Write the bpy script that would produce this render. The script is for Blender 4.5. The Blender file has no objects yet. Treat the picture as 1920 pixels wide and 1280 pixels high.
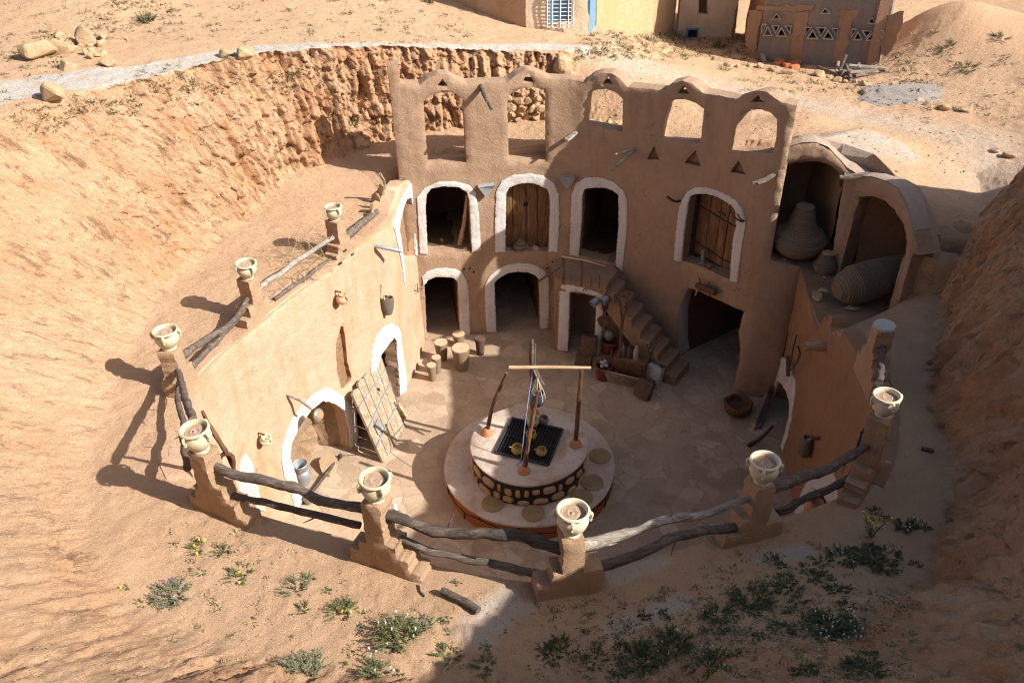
import bpy, bmesh, math, random
import numpy as np
from mathutils import Vector, Matrix, noise as mnoise
from mathutils.geometry import delaunay_2d_cdt
random.seed(7); R=random.Random(11)
sc=bpy.context.scene; COL=sc.collection
PI=math.pi
# ---------------------------------------------------------------- camera model
F=1600.0; TH=math.radians(35.5); HC=11.9; ROLL=math.radians(1.2)
cr,sr=math.cos(ROLL),math.sin(ROLL); ct,st=math.cos(TH),math.sin(TH)
def ray(px,py):
    u0=(px-960)/F; v0=(py-640)/F
    u=u0*cr-v0*sr; v=u0*sr+v0*cr
    return (u, ct-v*st, -(st+v*ct))
def U(px,py,z):
    d=ray(px,py); t=(z-HC)/d[2]
    return Vector((d[0]*t,d[1]*t,z))
def atY(px,py,Y):
    d=ray(px,py); t=Y/d[1]
    return Vector((d[0]*t,Y,HC+d[2]*t))
def onplane(px,py,A,B):
    d=ray(px,py); nx,ny=(B[1]-A[1]),-(B[0]-A[0])
    t=(A[0]*nx+A[1]*ny)/(d[0]*nx+d[1]*ny)
    return Vector((d[0]*t,d[1]*t,HC+d[2]*t))
def Zm(ox,oy,s,pts): return [(ox+a/s,oy+b/s) for a,b in pts]
# ---------------------------------------------------------------- noise
def _hash(ix,iy,iz,seed):
    h=(ix*374761393+iy*668265263+iz*1274126177+seed*974711)&0xffffffff
    h=((h^(h>>13))*1274126177)&0xffffffff
    h=h^(h>>16)
    return (h&0xffff).astype(np.float64)/32767.5-1.0
def vnoise(p,seed=0):
    i=np.floor(p).astype(np.int64); f=p-i; f=f*f*(3-2*f)
    x,y,z=i[:,0],i[:,1],i[:,2]; fx,fy,fz=f[:,0],f[:,1],f[:,2]
    def c(a,b,d): return _hash(x+a,y+b,z+d,seed)
    x00=c(0,0,0)*(1-fx)+c(1,0,0)*fx; x10=c(0,1,0)*(1-fx)+c(1,1,0)*fx
    x01=c(0,0,1)*(1-fx)+c(1,0,1)*fx; x11=c(0,1,1)*(1-fx)+c(1,1,1)*fx
    return (x00*(1-fy)+x10*fy)*(1-fz)+(x01*(1-fy)+x11*fy)*fz
def fbm(p,oct=4,seed=0,gain=.5):
    p=np.asarray(p,dtype=np.float64); s=np.zeros(len(p)); a=1.0
    for o in range(oct):
        s+=a*vnoise(p*(2.03**o)+17.3*o,seed+o); a*=gain
    return s
# ---------------------------------------------------------------- materials
MATS={}
class NT:
    def __init__(s,name,rough=.9,spec=.25):
        m=bpy.data.materials.new(name); m.use_nodes=True; s.m=m; s.t=m.node_tree; s.n=s.t.nodes; s.l=s.t.links
        s.b=s.n['Principled BSDF']; s.b.inputs['Roughness'].default_value=rough
        s.b.inputs['Specular IOR Level'].default_value=spec
        s.tc=s.n.new('ShaderNodeTexCoord'); s.co=s.tc.outputs['Object']
    def map(s,scale,rot=(0,0,0)):
        k=s.n.new('ShaderNodeMapping'); k.inputs['Scale'].default_value=scale; k.inputs['Rotation'].default_value=rot
        s.l.new(s.co,k.inputs[0]); return k.outputs[0]
    def noise(s,scale,detail=5,rough=.6,co=None,dist=0):
        k=s.n.new('ShaderNodeTexNoise'); k.inputs['Scale'].default_value=scale; k.inputs['Detail'].default_value=detail
        k.inputs['Roughness'].default_value=rough; k.inputs['Distortion'].default_value=dist
        s.l.new(co or s.co,k.inputs['Vector']); return k.outputs['Fac']
    def voro(s,scale,feature='F1',co=None,out='Distance',rnd=1):
        k=s.n.new('ShaderNodeTexVoronoi'); k.feature=feature; k.inputs['Scale'].default_value=scale
        k.inputs['Randomness'].default_value=rnd
        s.l.new(co or s.co,k.inputs['Vector']); return k.outputs[out]
    def ramp(s,f,stops):
        k=s.n.new('ShaderNodeValToRGB'); e=k.color_ramp.elements
        while len(e)<len(stops): e.new(.5)
        for a,(p,c) in zip(e,stops):
            a.position=p; a.color=(*c,1) if len(c)==3 else c
        s.l.new(f,k.inputs[0]); return k.outputs[0]
    def val(s,f,a,b,c=0,d=1):
        k=s.n.new('ShaderNodeMapRange'); k.inputs[1].default_value=a;k.inputs[2].default_value=b;k.inputs[3].default_value=c;k.inputs[4].default_value=d
        s.l.new(f,k.inputs[0]); return k.outputs[0]
    def mix(s,f,a,b,mode='MIX'):
        k=s.n.new('ShaderNodeMix'); k.data_type='RGBA'; k.blend_type=mode
        for i,v in ((0,f),(6,a),(7,b)):
            if isinstance(v,(int,float)): k.inputs[i].default_value=v
            elif isinstance(v,tuple): k.inputs[i].default_value=(*v,1)
            else: s.l.new(v,k.inputs[i])
        return k.outputs[2]
    def math(s,op,a,b=0):
        k=s.n.new('ShaderNodeMath'); k.operation=op
        for i,v in ((0,a),(1,b)):
            if isinstance(v,(int,float)): k.inputs[i].default_value=v
            else: s.l.new(v,k.inputs[i])
        return k.outputs[0]
    def bump(s,h,dist,strength=1,prev=None):
        k=s.n.new('ShaderNodeBump'); k.inputs['Distance'].default_value=dist; k.inputs['Strength'].default_value=strength
        s.l.new(h,k.inputs['Height'])
        if prev: s.l.new(prev,k.inputs['Normal'])
        return k.outputs[0]
    def end(s,col,nrm=None):
        if isinstance(col,tuple): s.b.inputs['Base Color'].default_value=(*col,1)
        else: s.l.new(col,s.b.inputs['Base Color'])
        if nrm: s.l.new(nrm,s.b.inputs['Normal'])
        return s.m
def mul(c,k): return tuple(min(1,x*k) for x in c)
def m_plaster(name,c1,c2,stain=None,fine=1.0):
    t=NT(name,.95,.1)
    col=t.mix(t.val(t.noise(1.1,6,.62,dist=.6),.35,.68),c1,c2)
    col=t.mix(t.val(t.noise(7,6,.7),.3,.75,0,.5),col,mul(c1,1.18))
    if stain: col=t.mix(t.val(t.noise(1.5,5,.6,co=t.map((1.6,1.6,.35)),dist=.5),.53,.68,0,.75),col,stain)
    col=t.mix(t.val(t.noise(46,4,.8),.3,.7,0,.34),col,mul(c2,.62))
    col=t.mix(t.val(t.noise(5,6,.7,co=t.map((1,1,.22))),.52,.72,0,.32),col,mul(c2,.55))
    vd=t.n.new('ShaderNodeVectorMath'); vd.operation='ADD'; wn=t.n.new('ShaderNodeTexNoise'); wn.inputs['Scale'].default_value=2.5; wn.inputs['Detail'].default_value=4
    t.l.new(t.co,wn.inputs['Vector']); t.l.new(t.co,vd.inputs[0]); t.l.new(wn.outputs['Color'],vd.inputs[1])
    cr_=t.math('MULTIPLY',t.val(t.voro(1.7,'DISTANCE_TO_EDGE',vd.outputs[0]),0,.012,1,0),t.val(t.noise(1.9,3),.56,.66))
    col=t.mix(t.math('MULTIPLY',cr_,.3),col,mul(c2,.4))
    n=t.bump(t.noise(5,4,.6),.04,.6); n=t.bump(t.noise(24,6,.75),.022*fine,.9,n); n=t.bump(t.noise(80,4,.8),.009*fine,.9,n); n=t.bump(t.math('MULTIPLY',cr_,-1.0),.02,.8,n)
    return t.end(col,n)
def m_sand(name='sand'):
    t=NT(name,.97,.08)
    a=t.n.new('ShaderNodeAttribute'); a.attribute_name='mask'
    sp=t.n.new('ShaderNodeSeparateColor'); t.l.new(a.outputs['Color'],sp.inputs[0])
    c=t.mix(t.val(t.noise(.35,6,.6,dist=.4),.35,.65),SAND1,SAND2)
    c=t.mix(t.val(t.noise(2.2,8,.65),.45,.72,0,.75),c,SAND3)
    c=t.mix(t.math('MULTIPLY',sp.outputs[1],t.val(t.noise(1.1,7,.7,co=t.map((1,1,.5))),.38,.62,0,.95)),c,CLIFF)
    c=t.mix(t.val(t.noise(11,6,.7),.40,.66,0,.45),c,mul(SAND2,.8))
    c=t.mix(t.val(t.noise(38,5,.85),.52,.72,0,.6),c,(.26,.145,.075))
    fl=t.n.new('ShaderNodeAttribute'); fl.attribute_name='flow'
    crk=t.noise(5.0,9,.78,co=fl.outputs['Vector'],dist=.35); ck=t.math('MULTIPLY',t.val(crk,.56,.65),t.val(sp.outputs[1],.05,.5))
    crk2=t.noise(13,6,.8,co=fl.outputs['Vector'])
    c=t.mix(t.val(sp.outputs[1],0,.6,.55,0),c,(.73,.475,.295))  # flats paler: loose sand, plus brightness painted in to match the sunlit slopes
    c=t.mix(t.math('MULTIPLY',ck,.66),c,(.27,.145,.075))
    c=t.mix(t.val(t.voro(42),.0,.16,.55,0),c,(.62,.47,.34))
    gm=t.math('MULTIPLY',sp.outputs[0],t.val(t.noise(5,6,.75),.30,.5))
    gr=t.mix(t.val(t.noise(70,3,.9),.35,.65),(.52,.46,.40),(.84,.77,.68))
    c=t.mix(gm,c,gr)
    n=t.bump(t.noise(3.2,9,.66),.16,.6); n=t.bump(t.math('MULTIPLY',ck,-1.0),.10,.9,n); n=t.bump(crk2,.10,.8,n); n=t.bump(t.noise(20,7,.8),.055,.9,n); n=t.bump(t.noise(60,4,.8),.014,.9,n)
    return t.end(c,n)
def m_wood(name,c1,c2,c3=None,axis=2,sc_=1,bump=.01):
    t=NT(name,.85,.2); s=[14*sc_]*3; s[axis]=1.3*sc_; co=t.map(tuple(s))
    f=t.noise(1.6,7,.7,co=co,dist=1.2)
    col=t.ramp(f,[(.32,mul(c2,.45)),(.47,c2),(.62,c1),(.8,c3 or mul(c1,1.25))])
    col=t.mix(t.val(t.noise(2.0,3),.4,.65,0,.5),col,mul(c2,.8))
    n=t.bump(f,bump,1); n=t.bump(t.noise(4,5,.8,co=co),bump*.6,1,n)
    return t.end(col,n)
def m_plain(name,c,rough=.7,var=.25,scale=9,spec=.3,metal=0,bump=.004):
    t=NT(name,rough,spec); t.b.inputs['Metallic'].default_value=metal
    col=t.mix(t.val(t.noise(scale,6,.7),.32,.7),mul(c,1+var),mul(c,1-var))
    col=t.mix(t.val(t.noise(scale*5,4,.8),.45,.75,0,.4),col,mul(c,.5))
    return t.end(col,t.bump(t.noise(scale*4,5,.7),bump,1))
def m_floor():
    t=NT('flagstone_floor',.85,.25)
    d=t.n.new('ShaderNodeVectorMath'); d.operation='ADD'
    nz=t.n.new('ShaderNodeTexNoise'); nz.inputs['Scale'].default_value=1.8; nz.inputs['Detail'].default_value=5
    t.l.new(t.co,nz.inputs['Vector']); sc2=t.n.new('ShaderNodeVectorMath'); sc2.operation='SCALE'; sc2.inputs['Scale'].default_value=.55
    t.l.new(nz.outputs['Color'],sc2.inputs[0]); t.l.new(t.co,d.inputs[0]); t.l.new(sc2.outputs[0],d.inputs[1]); co=d.outputs[0]
    cell=t.voro(2.6,'F1',co,'Color'); edge=t.voro(2.6,'DISTANCE_TO_EDGE',co)
    sp=t.n.new('ShaderNodeSeparateColor'); t.l.new(cell,sp.inputs[0])
    col=t.ramp(sp.outputs[0],[(0,(.32,.24,.165)),(.35,(.42,.325,.23)),(.6,(.52,.415,.305)),(.8,(.38,.29,.205)),(1,(.60,.49,.37))])
    col=t.mix(t.val(t.noise(6,6,.7),.35,.7,0,.6),col,(.45,.28,.17))
    m=t.math('MAXIMUM',t.val(edge,.012,.05,1,0),t.val(t.noise(1.0,4,.6),.46,.62,.0,.6))
    col=t.mix(m,col,(.40,.30,.205)); col=t.mix(t.math('MULTIPLY',t.val(edge,.0,.03,1,0),t.val(t.noise(1.7,4),.42,.58,0,.9)),col,(.24,.185,.13))
    col=t.mix(t.val(t.noise(.9,5,.7),.5,.7,0,.5),col,(.24,.15,.10)); col=t.mix(t.val(t.noise(30,5,.8),.5,.75,0,.4),col,(.2,.13,.09)); col=t.mix(t.val(t.noise(14,5,.75),.52,.7,0,.35),col,(.62,.48,.36))
    n=t.bump(t.math('MULTIPLY',t.val(edge,0,.08),t.val(t.noise(1.3,5,.65),.36,.52,1,0)),.008,.5); n=t.bump(t.noise(22,6,.75),.008,1,n)
    return t.end(col,n)
def m_coil(name,c,scale=22,axis=2):
    t=NT(name,.95,.1)
    w=t.n.new('ShaderNodeTexWave'); w.bands_direction='XYZ'[axis]; w.inputs['Scale'].default_value=scale; w.inputs['Distortion'].default_value=1.2;w.inputs['Detail'].default_value=2
    t.l.new(t.co,w.inputs['Vector'])
    col=t.mix(w.outputs['Fac'],mul(c,.45),c); col=t.mix(t.val(t.noise(14,6,.8),.4,.7,0,.6),col,mul(c,.6))
    return t.end(col,t.bump(w.outputs['Fac'],.01,.8,t.bump(t.noise(60,4,.8),.006)))
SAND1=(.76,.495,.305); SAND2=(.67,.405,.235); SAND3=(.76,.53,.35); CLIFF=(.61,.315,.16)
M=MATS
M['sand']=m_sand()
M['plaster']=m_plaster('clay_plaster',(.45,.305,.205),(.37,.24,.155),stain=(.31,.20,.13))
M['plaster_up']=m_plaster('rough_clay_plaster',(.42,.262,.165),(.34,.20,.12),fine=2)
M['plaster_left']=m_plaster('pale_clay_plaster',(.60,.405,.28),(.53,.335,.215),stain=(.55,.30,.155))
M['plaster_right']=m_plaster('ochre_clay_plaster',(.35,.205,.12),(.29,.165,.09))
M['plaster_rail']=m_plaster('pillar_clay',(.60,.405,.26),(.51,.32,.19),fine=2)
M['earth']=m_plaster('bare_earth',(.50,.31,.18),(.36,.20,.11),fine=3)
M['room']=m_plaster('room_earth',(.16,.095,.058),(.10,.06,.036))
M['white']=m_plaster('whitewash',(.80,.77,.73),(.72,.66,.60),stain=(.66,.55,.45),fine=1.5)
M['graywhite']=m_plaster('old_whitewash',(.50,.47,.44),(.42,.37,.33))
M['vault_earth']=m_plaster('vault_earth',(.52,.34,.21),(.40,.25,.15),fine=2)
M['vault_top']=m_plaster('weathered_roof_clay',(.56,.43,.34),(.45,.33,.25),fine=2)
M['stair']=m_plaster('stair_clay',(.36,.235,.155),(.30,.185,.118))
M['floor']=m_floor()
M['stone']=m_plaster('limestone',(.60,.43,.26),(.46,.31,.18),fine=1.6)
M['stone2']=m_plaster('ochre_stone',(.55,.34,.16),(.62,.46,.28),fine=1.6)
M['welltop']=m_plaster('worn_limewash',(.74,.64,.56),(.58,.43,.33),stain=(.48,.30,.20),fine=1.5)
M['wellside']=m_plaster('orange_clay',(.42,.16,.055),(.33,.12,.045))
M['black']=m_plain('black_mortar',(.028,.026,.025),.8)
M['iron']=m_plain('dark_iron',(.03,.03,.034),.55,spec=.5)
M['log']=m_wood('weathered_log',(.25,.20,.16),(.13,.10,.08),(.38,.33,.28),axis=0,bump=.02)
M['log_dark']=m_wood('dark_log',(.17,.13,.105),(.085,.065,.052),(.29,.24,.20),axis=0,bump=.02)
M['log_pale']=m_wood('bleached_log',(.50,.45,.39),(.30,.25,.20),(.66,.62,.56),axis=0,bump=.02)
M['bark']=m_wood('brown_bark',(.25,.13,.07),(.12,.06,.035),(.38,.22,.12),axis=2)
M['pole']=m_wood('pale_pole',(.62,.46,.30),(.48,.32,.19),axis=0,bump=.004)
M['door']=m_wood('door_planks',(.30,.175,.085),(.17,.09,.042),axis=2)
M['door_pale']=m_wood('grey_planks',(.48,.39,.285),(.30,.22,.15),(.58,.50,.39),axis=0)
M['door_palez']=m_wood('grey_upright_planks',(.52,.42,.30),(.33,.245,.165),(.62,.54,.42),axis=2)
M['palm']=m_coil('palm_stump',(.48,.345,.22),26)
M['palmtop']=m_plain('cut_palm',(.52,.375,.245),.9,.2,22)
M['coil']=m_coil('dark_coil_straw',(.34,.25,.17),26)
M['coilx']=m_coil('dark_coil_straw_side',(.235,.165,.11),20,0)
M['mat']=m_plain('woven_esparto',(.33,.235,.125),.95,.2,30)
M['pot']=m_plain('pale_glazed_clay',(.50,.45,.295),.55,.12,6,.4)
M['pot_cream']=m_plain('cream_clay',(.60,.52,.37),.6,.1,5,.4)
M['soil']=m_plain('potting_soil',(.50,.34,.24),.97,.3,30,bump=.02)
M['terra']=m_plain('terracotta',(.42,.20,.10),.8,.2)
M['jug']=m_plain('pale_terracotta',(.62,.37,.22),.75,.15)
M['yellow']=m_plain('yellow_glaze',(.36,.26,.06),.35,.2,9,.5)
M['greenpot']=m_plain('grey_green_glaze',(.17,.18,.15),.4,.2,9,.5)
M['metal']=m_plain('dull_zinc',(.33,.35,.37),.5,.25,8,.5,metal=.4)
M['slate']=m_plain('grey_slate',(.30,.30,.31),.8,.2)
M['rust']=m_plain('rusty_tin',(.115,.065,.042),.8,.4,8)
M['red']=m_plain('faded_red_paint',(.17,.05,.04),.7,.3)
M['basket']=m_coil('grey_basket',(.33,.29,.21),30)
M['rope']=m_plain('pale_rope',(.55,.47,.36),.95)
M['rope_blue']=m_plain('blue_rope',(.20,.27,.45),.8)
M['rubber']=m_plain('goatskin_rubber',(.055,.065,.075),.5,spec=.5)
M['cloth']=m_plain('blue_cloth',(.05,.09,.2),.95)
M['brick']=m_plain('red_brick',(.46,.16,.08),.9)
M['gravel']=m_plain('grey_gravel',(.40,.345,.30),.95,.5,40,bump=.03)
M['peach']=m_plaster('peach_render',(.60,.36,.19),(.62,.44,.28),stain=(.66,.36,.16))
M['cream']=m_plaster('cream_render',(.72,.59,.43),(.68,.49,.31),stain=(.72,.50,.30))
M['tan']=m_plaster('tan_render',(.52,.34,.21),(.43,.26,.15))
M['cement']=m_plaster('grey_cement',(.25,.22,.20),(.19,.165,.145),stain=(.36,.22,.14))
M['cement_brown']=m_plaster('brown_render',(.36,.225,.15),(.29,.175,.115))
M['blue']=m_plain('sky_blue_paint',(.13,.27,.40),.6,.15)
M['paleblue']=m_plain('pale_blue_paint',(.55,.62,.68),.6,.1)
M['dark']=m_plain('dark_void',(.012,.01,.009),.95)
M['shutter']=m_wood('brown_shutter',(.20,.10,.06),(.12,.06,.035),axis=2)
def m_leaf(name,c,var=.35):
    t=NT(name,.7,.2); col=t.mix(t.val(t.noise(14,3),.35,.65),mul(c,1+var),mul(c,1-var))
    return t.end(col)
M['leaf']=m_leaf('green_leaf',(.125,.135,.055)); M['leaf2']=m_leaf('grey_green_leaf',(.18,.185,.11)); M['leaf3']=m_leaf('dark_green_leaf',(.07,.085,.034))
M['alcove']=m_plaster('alcove_earth',(.66,.46,.30),(.50,.32,.19),fine=4)
M['dry']=m_leaf('dry_grass',(.40,.29,.15)); M['yfl']=m_plain('yellow_petal',(.85,.62,.02),.7,.05); M['wfl']=m_plain('white_petal',(.8,.8,.75),.7,.05)
M['pfl']=m_plain('purple_petal',(.3,.2,.5),.7,.05)
# ---------------------------------------------------------------- object helpers
def loc0(o):
    v=Vector((0,0,0))
    while o is not None: v=v+o.location; o=o.parent
    return v
def link(name,me,mat,parent=None,smooth=True,ang=42):
    if mat: me.materials.append(M[mat] if isinstance(mat,str) else mat)
    if parent is not None: me.transform(Matrix.Translation(-loc0(parent)))
    if smooth:
        me.polygons.foreach_set('use_smooth',[True]*len(me.polygons)); me.set_sharp_from_angle(angle=math.radians(ang))
    o=bpy.data.objects.new(name,me); COL.objects.link(o)
    if parent is not None: o.parent=parent
    return o
def tag(o,label=None,cat=None,group=None,kind=None):
    for k,v in (('label',label),('category',cat),('group',group),('kind',kind)):
        if v: o[k]=v
    return o
def thing(name,label,cat,loc,group=None):
    o=bpy.data.objects.new(name,None); COL.objects.link(o); o.location=loc; o.empty_display_size=.1
    return tag(o,label,cat,group)
def frame(d,up=Vector((0,0,1))):
    d=d.normalized(); a=d.cross(up)
    if a.length<1e-4: a=Vector((1,0,0))
    a.normalize(); b=a.cross(d).normalized(); return a,b
class MB:
    def __init__(s): s.v=[]; s.f=[]
    def add(s,v,f):
        n=len(s.v); s.v+= [tuple(x) for x in v]; s.f+=[[i+n for i in q] for q in f]; return s
    def tube(s,pts,r,n=9,rough=.0,cap=True,seed=0):
        pts=[Vector(p) for p in pts]
        if not isinstance(r,(list,tuple)): r=[r]*len(pts)
        V=[];L=len(pts); a=None
        for i,p in enumerate(pts):
            d=(pts[min(i+1,L-1)]-pts[max(i-1,0)])
            if a is None: a,b=frame(d)
            else:
                dn=d.normalized(); a=(a-dn*a.dot(dn)).normalized(); b=a.cross(dn).normalized()
            for k in range(n):
                t=2*PI*k/n; q=r[i]
                if rough: q*=1+rough*(mnoise.noise(Vector((math.cos(t)*1.3+seed*7,math.sin(t)*1.3,i*.45)))+.5*mnoise.noise(Vector((k*1.7,seed*3.1,i*.9))))
                V.append(p+(a*math.cos(t)+b*math.sin(t))*q)
        Fc=[[i*n+k,i*n+(k+1)%n,(i+1)*n+(k+1)%n,(i+1)*n+k] for i in range(L-1) for k in range(n)]
        if cap: Fc+=[list(range(n)),[ (L-1)*n+k for k in range(n-1,-1,-1)]]
        return s.add(V,Fc)
    def lathe(s,prof,c,n=28,axis=Vector((0,0,1)),wob=0,sx=1,sy=1,ridge=0):
        c=Vector(c); ax=Vector(axis).normalized(); a,b=frame(ax, Vector((0,1,0)) if abs(ax.z)>.9 else Vector((0,0,1)))
        V=[]
        for (r,h) in prof:
            for k in range(n):
                t=2*PI*k/n; q=r*(1+(wob*mnoise.noise(Vector((math.cos(t)*1.5+c.x,math.sin(t)*1.5+c.y,h*3))) if wob else 0))
                V.append(c+a*math.cos(t)*q*sx+b*math.sin(t)*q*sy+ax*h)
        m=len(prof)
        Fc=[[i*n+k,i*n+(k+1)%n,(i+1)*n+(k+1)%n,(i+1)*n+k] for i in range(m-1) for k in range(n)]
        if prof[0][0]>1e-3: Fc.append(list(range(n))[::-1])
        if prof[-1][0]>1e-3: Fc.append([(m-1)*n+k for k in range(n)])
        return s.add(V,Fc)
    def box(s,c,size,rot=None,bev=0,jit=0):
        c=Vector(c); hx,hy,hz=[x/2 for x in size]; rot=rot or Matrix.Identity(3)
        bm=bmesh.new(); bmesh.ops.create_cube(bm,size=1)
        for v in bm.verts: v.co=Vector((v.co.x*2*hx,v.co.y*2*hy,v.co.z*2*hz))
        if bev: bmesh.ops.bevel(bm,geom=bm.edges[:],offset=bev,segments=2,affect='EDGES',profile=.6)
        if jit:
            for v in bm.verts: v.co+=Vector((R.uniform(-jit,jit),R.uniform(-jit,jit),R.uniform(-jit,jit)))
        bm.verts.index_update(); s.add([c+rot@v.co for v in bm.verts],[[v.index for v in f.verts] for f in bm.faces]); bm.free(); return s
    def rock(s,c,size,seed=0,n=16,rot=None):
        r=random.Random(seed); bm=bmesh.new()
        for i in range(n):
            d=Vector((r.gauss(0,1),r.gauss(0,1),r.gauss(0,1))).normalized()*r.uniform(.82,1.05)
            bm.verts.new((d.x*size[0]/2,d.y*size[1]/2,d.z*size[2]/2))
        g=bmesh.ops.convex_hull(bm,input=bm.verts[:]); 
        bmesh.ops.delete(bm,geom=[v for v in bm.verts if not v.link_faces],context='VERTS')
        bmesh.ops.bevel(bm,geom=bm.edges[:],offset=min(size)*.05,segments=1,affect='EDGES')
        bm.verts.index_update(); ro=rot or Matrix.Rotation(r.uniform(0,6.3),3,'Z')
        s.add([Vector(c)+ro@v.co for v in bm.verts],[[v.index for v in f.verts] for f in bm.faces]); bm.free(); return s
    def build(s,name,mat,parent=None,smooth=True,ang=42):
        me=bpy.data.meshes.new(name); me.from_pydata(s.v,[],s.f); 
        bm=bmesh.new(); bm.from_mesh(me); bmesh.ops.recalc_face_normals(bm,faces=bm.faces[:]); bm.to_mesh(me); bm.free()
        return link(name,me,mat,parent,smooth,ang)
def rotz(a): return Matrix.Rotation(a,3,'Z')
def cr_sample(P,step):
    P=[Vector(p) for p in P]; out=[]
    Q=[2*P[0]-P[1]]+P+[2*P[-1]-P[-2]]
    for i in range(1,len(Q)-2):
        p0,p1,p2,p3=Q[i-1:i+3]; n=max(1,int((p2-p1).length/step))
        for k in range(n):
            t=k/n
            out.append(.5*((2*p1)+(p2-p0)*t+(2*p0-5*p1+4*p2-p3)*t*t+(3*p1-p0-3*p2+p3)*t**3))
    out.append(P[-1]); return out
def lin_sample(P,step,closed=False):
    P=[Vector(p) for p in P]; out=[]; n=len(P)
    for i in range(n if closed else n-1):
        a,b=P[i],P[(i+1)%n]; m=max(1,int(math.ceil((b-a).length/step)))
        for k in range(m): out.append(a.lerp(b,k/m))
    if not closed: out.append(P[-1])
    return out
def pip(pts,poly):
    pts=np.asarray(pts); x,y=pts[:,0],pts[:,1]; ins=np.zeros(len(pts),bool); n=len(poly)
    for i in range(n):
        x1,y1=poly[i][0],poly[i][1]; x2,y2=poly[(i+1)%n][0],poly[(i+1)%n][1]
        if y1==y2: continue
        c=((y1>y)!=(y2>y))&(x<(x2-x1)*(y-y1)/(y2-y1)+x1); ins^=c
    return ins
class Wall:
    """vertical wall following a plan curve; (s,z) coordinates, off>0 is towards the viewer's side (left of travel direction negated by side)"""
    def __init__(s,plan,side=1,smooth=True,amp=.022,seed=3):
        pp=[Vector((p[0],p[1])) for p in plan]
        s.P=cr_sample(pp,.06) if smooth else lin_sample(pp,.2)
        s.S=[0.0]
        for i in range(1,len(s.P)): s.S.append(s.S[-1]+(s.P[i]-s.P[i-1]).length)
        s.A=np.array([[p.x,p.y] for p in s.P]); s.SA=np.array(s.S); s.L=s.S[-1]; s.side=side; s.amp=amp; s.seed=seed
        d=np.gradient(s.A,axis=0); 
        k=np.ones(9)/9 if smooth and len(s.A)>12 else None
        if k is not None:
            d=np.stack([np.convolve(np.pad(d[:,j],4,mode='edge'),k,'valid') for j in range(2)],1)
        d/=np.linalg.norm(d,axis=1)[:,None]; s.N=np.stack([d[:,1],-d[:,0]],1)*side
    def xy(s,q): return np.array([np.interp(q,s.SA,s.A[:,0]),np.interp(q,s.SA,s.A[:,1])])
    def nrm(s,q):
        n=Vector((float(np.interp(q,s.SA,s.N[:,0])),float(np.interp(q,s.SA,s.N[:,1])),0)); return n.normalized()
    def pt(s,q,z,off=0):
        a=s.xy(q); n=s.nrm(q); return Vector((a[0]+n.x*off,a[1]+n.y*off,z))
    def arr(s,q,z,off):
        q=np.asarray(q,float); nx=np.interp(q,s.SA,s.N[:,0]); ny=np.interp(q,s.SA,s.N[:,1]); l=np.hypot(nx,ny); nx/=l; ny/=l
        qq=np.clip(q,0,s.L); ex=q-qq
        X=np.interp(q,s.SA,s.A[:,0])+nx*off; Y=np.interp(q,s.SA,s.A[:,1])+ny*off
        tx=-ny*s.side; ty=nx*s.side
        return np.stack([X+tx*ex,Y+ty*ex,np.asarray(z,float)+0*X],1)
    def disp(s,q,z):
        p=np.stack([np.asarray(q,float)*.9,np.asarray(z,float)*.9,np.zeros(len(q))+s.seed],1)
        return s.amp*fbm(p,2,s.seed)+s.amp*.25*fbm(p*7,2,s.seed+9)
    def hit(s,px,py):
        d=ray(px,py); best=None
        for i in range(len(s.P)-1):
            a,b=s.P[i],s.P[i+1]; e=b-a; n=(e.y,-e.x); den=d[0]*n[0]+d[1]*n[1]
            if abs(den)<1e-9: continue
            t=(a.x*n[0]+a.y*n[1])/den
            if t<=0: continue
            k=((d[0]*t-a.x)*e.x+(d[1]*t-a.y)*e.y)/e.length_squared
            lo=-1e9 if i==0 else -1e-6; hi=1e9 if i==len(s.P)-2 else 1+1e-6
            if lo<=k<=hi:
                facing=(-(s.N[i][0]*d[0]+s.N[i][1]*d[1]))>0
                sc_=(abs(k-.5) if (k<0 or k>1) else 0)+(0 if facing else 50)
                if best is None or sc_<best[0]-1e-6 or (abs(sc_-best[0])<1e-6 and t<best[1]): best=(sc_,t,s.S[i]+k*e.length,HC+d[2]*t)
        return (best[2],best[3])
    def H(s,pts): return [s.hit(*p) for p in pts]
    def P3(s,px,py,off=0): q=s.hit(px,py); return s.pt(q[0],q[1],off)
    def panel(s,name,outline,mat,holes=(),thick=.35,grid=.09,parent=None,off=0,smoothline=False,jit=.006,extra=0,back=True,rnd=.02,reveal=None):
        def prep(pl,sm):
            v=[Vector(p) for p in pl]
            if sm: v=cr_sample(v+[v[0]],grid*.8)[:-1]
            v=lin_sample(v,grid*.8,True)
            return [(p.x+R.uniform(-jit,jit),p.y+R.uniform(-jit,jit)) for p in v]
        loops=[prep(outline,smoothline)]+[prep(h,False) for h in holes]
        V=[];E=[]
        for lp in loops:
            b=len(V); V+=lp; E+=[(b+i,b+(i+1)%len(lp)) for i in range(len(lp))]
        nb=len(V); xs=[p[0] for p in loops[0]]; ys=[p[1] for p in loops[0]]
        gx=np.arange(min(xs),max(xs),grid); gy=np.arange(min(ys),max(ys),grid)
        if len(gx) and len(gy):
            G=np.stack(np.meshgrid(gx,gy),-1).reshape(-1,2); G=G+np.random.RandomState(3).uniform(-.2,.2,G.shape)*grid
            m=pip(G,loops[0])
            for h in loops[1:]: m&=~pip(G,h)
            G=G[m]
            if len(G):
                B=np.array(V); dm=np.full(len(G),9.)
                for i in range(0,nb,200): dm=np.minimum(dm,np.sqrt(((G[:,None]-B[None,i:i+200])**2).sum(-1)).min(1))
                G=G[dm>grid*.5]
                # a ring of points just inside the boundary keeps the rounded edge narrow
            V=V+[tuple(g) for g in G]
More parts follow.
